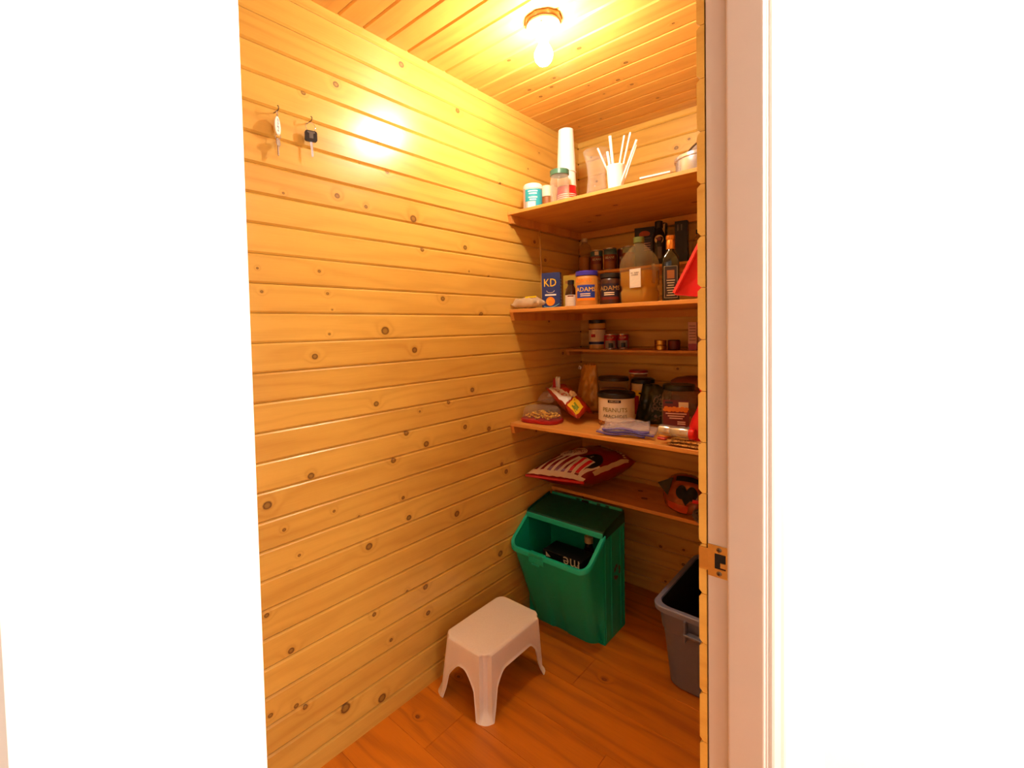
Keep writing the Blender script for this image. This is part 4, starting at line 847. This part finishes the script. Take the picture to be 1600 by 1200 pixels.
# things standing behind
x, y = .300, 2.205; t = jar('round_container', 'big round clear container of brown grain behind the peanut tub', 'container', x, y, Z3, [(0, 0), (.066, 0), (.07, .005), (.07, .165), (.066, .175), (0, .175)], M['clearp'], [(0, .176), (.073, .176), (.073, .190), (.07, .194), (0, .194)], mat('brown_black_lid', '2c1a12', .4), n=36)
obj('contents', lt(cyl(.066, .135, .006), n=30), mat('brown_grain', '9a5a24', .6, var=.4, bscale=150, bump=.3), t, smooth=True)
x, y = .365, 2.352; t = jar('red_lidded_jar', 'tall jar with a red and white striped lid at the back', 'jar', x, y, Z3, cyl(.042, .2), M['jug'], [(0, .2), (.045, .2), (.045, .216), (.043, .218), (0, .218)], M['crimson'])
obj('white_band', lt([(.0452, .2005), (.0457, .201), (.0457, .2055), (.0452, .206)], n=28), M['paper_white'], t); obj('contents', lt(cyl(.039, .16), n=24), M['peanut'], t, smooth=True)
x, y = .434, 2.240; a = face(x, y); t = jar('black_lidded_jar', 'jar with flat black lid and yellow label behind the green bag', 'jar', x, y, Z3, cyl(.052, .168), M['beige'], [(0, .168), (.055, .168), (.055, .185), (.042, .192), (0, .194)], M['black'])
obj('label', band(.052, .02, .135, a, 1.3), M['yellow'], t); obj('label_panel', band(.052, .02, .11, a - .8, .45, lift=.001), M['crimson'], t); obj('label_line', wrap(rect(.05, .007, nx=6), .052, a + .1, .122), M['black'], t)
t = thing('leaf_print_bag', 'dark green film bag with a pale leaf print', 'bag', (.52, 2.12, Z3), world=True)
lf = lambda u, v, w: V((.528 + .066 * u + .012 * v, 2.125 + .02 * v, Z3 + .088 + .088 * v - .03 * max(0, u) * (v + 1) / 2)) + V((.4, -.9, .1)) * w
obj('film', pillow(.032, .032, 20, 20, lf, .014, 12, 12), M['olive'], t, smooth=True); obj('leaf_print', onbag(gridpoly(-.1, .8, -.8, .6, 10, 10, True), lf, .032, .002, amp=.014, seed=12, freq=12), M['greyweave'], t, smooth=True)
x, y = .673, 2.03; rz = math.radians(18); t = thing('square_jar', 'square clear jar of cashews with black lid and red label', 'jar', (x, y, Z3), rz=rz)
shape = [(.060, .060, .02, 0), (.064, .064, .02, .005), (.064, .064, .02, .155), (.056, .056, .025, .168), (.050, .050, .045, .174)]
obj('body', loft(bmesh.new(), [sqr(*q) for q in shape], cap0=True, cap1=True), M['clearp'], t, smooth=True, angle=40)
obj('lid', lt([(0, .174), (.060, .174), (.062, .177), (.062, .192), (.058, .197), (0, .197)], n=36), M['black'], t, smooth=True, angle=40)
random.seed(4); bm = bmesh.new()
for q in range(90):
    c0 = V((random.uniform(-.05, .05), random.uniform(-.05, .05), random.uniform(.012, .05))); aa = random.uniform(0, 2 * PI); d_ = V((math.cos(aa), math.sin(aa), 0)) * .010
    tube(bm, [c0 - d_, c0 + V((0, 0, .005)), c0 + d_], .005, n=5)
o = obj('cashews', bm, mat('roasted_cashew', 'c07a34', .5), t, smooth=True); o['kind'] = 'stuff'
obj('label', flat(rect(.096, .125), (-.010, -.0648, .076)), M['maroon'], t)
obj('label_tag', flat(rect(.036, .022), (.018, -.0655, .120)), M['cream'], t); obj('label_tag', flat(rect(.03, .008), (-.036, -.0655, .128)), M['black'], t)
for q in range(12):
    bm = disc(.009, 10, sy=.75); flat(bm, (-.05 + (q % 6) * .015 + .004 * (q // 6), -.0655 - .0004 * (q % 3), .098 + .008 * (q // 6) - .002 * (q % 2))); obj('printed_cashew', bm, M['orange'], t)
for q, (ww, zz) in enumerate(((.078, .083), (.062, .073), (.05, .064), (.03, .050), (.03, .042), (.026, .03))): obj('label_line', flat(rect(ww, .005), (-.010 + (.02 if q > 2 else 0), -.0655, zz)), M['pinkbox'], t)
x, y = .640, 2.315; t = thing('round_basket', 'brown domed basket in the back behind the square jar', 'basket', (x, y, Z3))
obj('bowl', lt([(0, 0), (.07, 0), (.085, .02), (.096, .10), (.098, .165), (.092, .165), (.088, .1), (0, .02)], n=32), M['tan'], t, smooth=True, angle=50); obj('cover', lt([(.098, .166), (.094, .182), (.07, .196), (.03, .204), (0, .206)], n=32), M['tan'], t, smooth=True)
for q in range(5): obj('woven_ring', torus((0, 0, .03 + q * .03), .090 + .002 * q, .004, (0, 0, 1), n=28), M['tan'], t, smooth=True)
# red long-necked bottle shape, steel cylinder, leopard cloth at the door end
t = thing('leopard_cloth', 'folded leopard print cloth at the shelf front by the door edge', 'cloth', (.82, 1.772, Z3), world=True)
for q in range(2): obj('fold', pillow(.006, .005, 16, 10, lambda u, v, w: V((.818 + .094 * u, 1.772 + (.022 - .003 * q) * v, Z3 + .008 + .0125 * q + w * .9)), .003, 30 + q), M['leopard'], t, smooth=True)
zc = Z3 + .033
t = thing('steel_cylinder', 'polished steel cylinder lying on the leopard cloth', 'canister', (.752, 1.772, zc + .0195), rot=(0, PI / 2, math.radians(-4)))
bm = lt([(0, -.062), (.017, -.062), (.020, -.060), (.0205, -.056), (.0205, -.02), (.0195, -.018), (.0205, -.016), (.0205, .045), (.019, .048), (0, .048)], n=28); obj('body', bm, M['steel'], t, smooth=True, angle=30)
bm = lt([(0, .048), (.019, .048), (.0195, .050), (.0195, .062), (.017, .066), (0, .066)], n=28); obj('end_cap', bm, M['red'], t, smooth=True, angle=30)
t = thing('red_flask', 'red long-necked plastic flask standing at the door edge', 'flask', (.822, 1.852, Z3))
obj('body', lt([(0, 0), (.044, 0), (.050, .005), (.052, .03), (.050, .062), (.040, .095), (.025, .125), (.0155, .155), (.012, .190), (.011, .200), (0, .200)], n=32), M['red'], t, smooth=True, angle=40)
obj('collar', lt([(0, .200), (.0145, .200), (.0145, .206), (.008, .209), (0, .209)], n=20), M['red'], t, smooth=True, angle=40)
obj('spout', lt([(0, .208), (.0065, .208), (.0035, .32), (0, .322)], n=14), M['red'], t, smooth=True, angle=40)
obj('pale_patch', band(.0518, .022, .064, math.radians(212), .45, lift=.0012), M['pinkbox'], t)
t = thing('red_packet', 'small orange and red packet under the zipper bags', 'packet', (.68, 1.88, Z3), world=True); obj('film', pillow(.008, .005, 8, 10, lambda u, v, w: V((.680 + .016 * u + .012 * v, 1.885 + .040 * v, Z3 + .008 + w)), .003, 41), M['orange'], t, smooth=True); obj('red_end', bx(.660, .692, 1.825, 1.846, Z3 + .0005, Z3 + .010, bev=.002), M['redfilm'], t)
# ---- lowest shelf: striped popcorn bag, candy bag, wire mesh
t = thing('popcorn_bag', 'big puffed red and white striped popcorn bag on the lowest shelf', 'bag', (.2, 2.12, ZL), world=True)
A_ = V((.010, 1.850, .684)); B_ = V((.238, 2.010, .652)); Cc = V((.385, 2.275, .722)); Dd = V((.105, 2.33, .735))
def pop(u, v, w):
    a, b = (u + 1) / 2, (v + 1) / 2; p = (A_.lerp(B_, a)).lerp(Dd.lerp(Cc, a), b); sag = 1 - .35 * (1 - b)
    n_ = V((.18, -.30, .93)).normalized(); q = p + n_ * w * (sag if w < 0 else 1)
    return V((max(q.x, .004), q.y, max(q.z, ZL + .002) if q.y > 2.085 else max(q.z, ZL + .012)))
bm = pillow(.085, .125, 34, 34, pop, .008, 14, 12)
film = obj('film', bm, mat('deep_red_film', '8e1414', .28, coat=.4, var=.35, bscale=20), t, smooth=True)
kw = dict(amp=.008, seed=14, freq=12)
for q in range(8):
    u0 = -.97 + q * .235; bm = gridpoly(u0, u0 + .11, -.93, -.30, 2, 9)
    for v in bm.verts: v.co.x += (v.co.y + .93) * .22
    obj('white_stripe', onbag(bm, pop, .085, .0022, **kw), M['cream'], t, smooth=True)
obj('cream_edge', onbag(gridpoly(-.99, .96, -.99, -.90, 30, 2), pop, .085, .0024, **kw), M['cream'], t, smooth=True)
obj('red_seam', tube(bmesh.new(), [pop(-1 + i / 12, -1.0, 0) + V((0, -.002, -.003)) for i in range(25)], .0075, n=6), mat('bright_red_film', 'd8281c', .3), t, smooth=True)
obj('cloud_panel', onbag(gridpoly(-.72, .12, -.38, .18, 12, 8, True), pop, .085, .0032, **kw), M['cream'], t, smooth=True)
def bagtext(s, size, u, v, mt, lift=.0045, sx=.6, rot=0):
    bm = text_bm(s, size, 0, sx=sx); bmesh.ops.rotate(bm, verts=bm.verts[:], matrix=Matrix.Rotation(rot, 3, 'Z'))
    for q in bm.verts: q.co = V((u + q.co.x, v + q.co.y, 0))
    obj('lettering', onbag(bm, pop, .085, lift, **kw), mt, t)
bagtext('POPPING', .24, -.30, -.02, M['maroon'], rot=.0); bagtext('CORN', .24, -.30, -.22, M['maroon'], rot=.0)
bm = gridpoly(.22, .86, -.72, .05, 10, 10, True); obj('black_roundel', onbag(bm, pop, .085, .0036, **kw), M['black'], t, smooth=True)
bm = gridpoly(.22, .72, -.86, -.30, 8, 8); obj('striped_carton_picture', onbag(bm, pop, .085, .0046, **kw), M['cream'], t, smooth=True)
for q in range(2): obj('printed_stripe', onbag(gridpoly(.34 + q * .22, .45 + q * .22, -.86, -.32, 2, 6), pop, .085, .0056, **kw), M['red'], t, smooth=True)
bagtext('ic', .22, .46, -.16, M['cream'], .0058)
bm = bmesh.new()
for q in range(14):
    u0 = -.2 + q * .085; b2 = gridpoly(u0, u0 + .05, .62 + .02 * (q % 3), .72 + .03 * (q % 2), 2, 2); onbag(b2, pop, .085, .0034, **kw); me_ = bpy.data.meshes.new('x'); b2.to_mesh(me_); bm.from_mesh(me_); b2.free(); bpy.data.meshes.remove(me_)
obj('printed_kernels', bm, M['beige'], t, smooth=True)
obj('clear_window', onbag(gridpoly(.90, .985, -.6, .7, 3, 16), pop, .085, .0024, **kw), M['beige'], t, smooth=True)
t = thing('candy_bag', 'orange and black bag lying on the lowest shelf by the door', 'bag', (.66, 2.16, ZL), world=True)
ca = lambda u, v, w: V((.655 + .094 * u * math.sqrt(1 - .48 * v * v), 2.15 + .03 * v, ZL + .088 + .084 * v * math.sqrt(1 - .48 * u * u))) + V((.45, -.85, .25)) * w
obj('film', pillow(.055, .045, 22, 20, ca, .010, 17, 12), mat('orange_brown_film', '9c4a1c', .25, coat=.5, var=.4, bscale=25), t, smooth=True)
bm = prism(bmesh.new(), [(.548, ZL + .125), (.615, ZL + .160), (.592, ZL + .075)], 2.118, 2.124, axis='y'); obj('black_corner', bm, M['black'], t)
kw2 = dict(amp=.010, seed=17, freq=12)
for uu in (-.28, .18): obj('heart_lobe', onbag(gridpoly(uu - .22, uu + .26, -.28, .40, 8, 8, True), ca, .055, .003, **kw2), M['blackmatte'], t, smooth=True)
bm = gridpoly(-.45, .38, -.55, .1, 8, 8)
for v in bm.verts: k_ = (v.co.y + .55) / .65; v.co.x = -.03 + (v.co.x + .03) * k_
obj('heart_point', onbag(bm, ca, .055, .0034, **kw2), M['blackmatte'], t, smooth=True)
obj('orange_panel', onbag(gridpoly(-.85, .15, -.92, -.55, 8, 4), ca, .055, .003, **kw2), mat('red_orange_print', 'c2481c', .35), t, smooth=True); obj('red_band', onbag(gridpoly(.25, .95, -.35, -.18, 6, 2), ca, .055, .004, **kw2), M['red'], t, smooth=True)
obj('dark_edge', onbag(gridpoly(-.6, .9, .6, .85, 8, 3), ca, .055, .003, **kw2), M['blackmatte'], t, smooth=True)
random.seed(21); bm = bmesh.new()
for q in range(70):
    p = V((.742, 2.083, ZL + .030)); pts = []
    d_ = V((random.gauss(0, 1), random.gauss(0, 1), random.gauss(0, 1))).normalized()
    for i in range(7):
        pts.append(V((p.x + d_.x * .034, p.y + d_.y * .030, max(ZL + .003, p.z + d_.z * .030)))); d_ = (d_ + V((random.gauss(0, .5), random.gauss(0, .5), random.gauss(0, .5)))).normalized() * random.uniform(.75, 1.05)
    tube(bm, pts, .0009, n=3)
tag(obj('wire_scourer', bm, M['ash']), 'tangled grey wire scourer on the lowest shelf by the door edge', 'scourer')
GROUPS = {'label': ('label_line', 'label_panel', 'label_stripe', 'label_bar', 'label_text', 'logo', 'label_picture', 'label_frame', 'label_tag', 'label_mark', 'printed_cashew'),
          'film': ('white_stripe', 'cream_edge', 'red_seam', 'cloud_panel', 'lettering', 'black_roundel', 'striped_carton_picture', 'printed_stripe', 'printed_kernels', 'clear_window', 'heart_lobe', 'heart_point', 'orange_panel', 'red_band', 'dark_edge', 'black_corner', 'white_panel', 'yellow_panel', 'cream_panel', 'green_panel', 'leaf_print'),
          'noodle_picture': ('noodle',), 'emblem': ('emblem_figure', 'emblem_ring'), 'name_bar': ('name_text',), 'film_sheet': (), 'nut_band': ('printed_nut',), 'screw': ('slot',)}
for rt in [o for o in bpy.data.objects if o.parent is None]:
    kids = {}
    for c in rt.children: kids.setdefault(c.name.split('.')[0], []).append(c)
    for host, names in GROUPS.items():
        if host not in kids: continue
        for nm in names:
            for c in kids.get(nm, ()):
                h_ = min(kids[host], key=lambda q: (q.data.vertices[0].co - c.data.vertices[0].co).length); c.parent = h_
for o in bpy.data.objects:
    if '_w' in o.keys(): del o['_w']
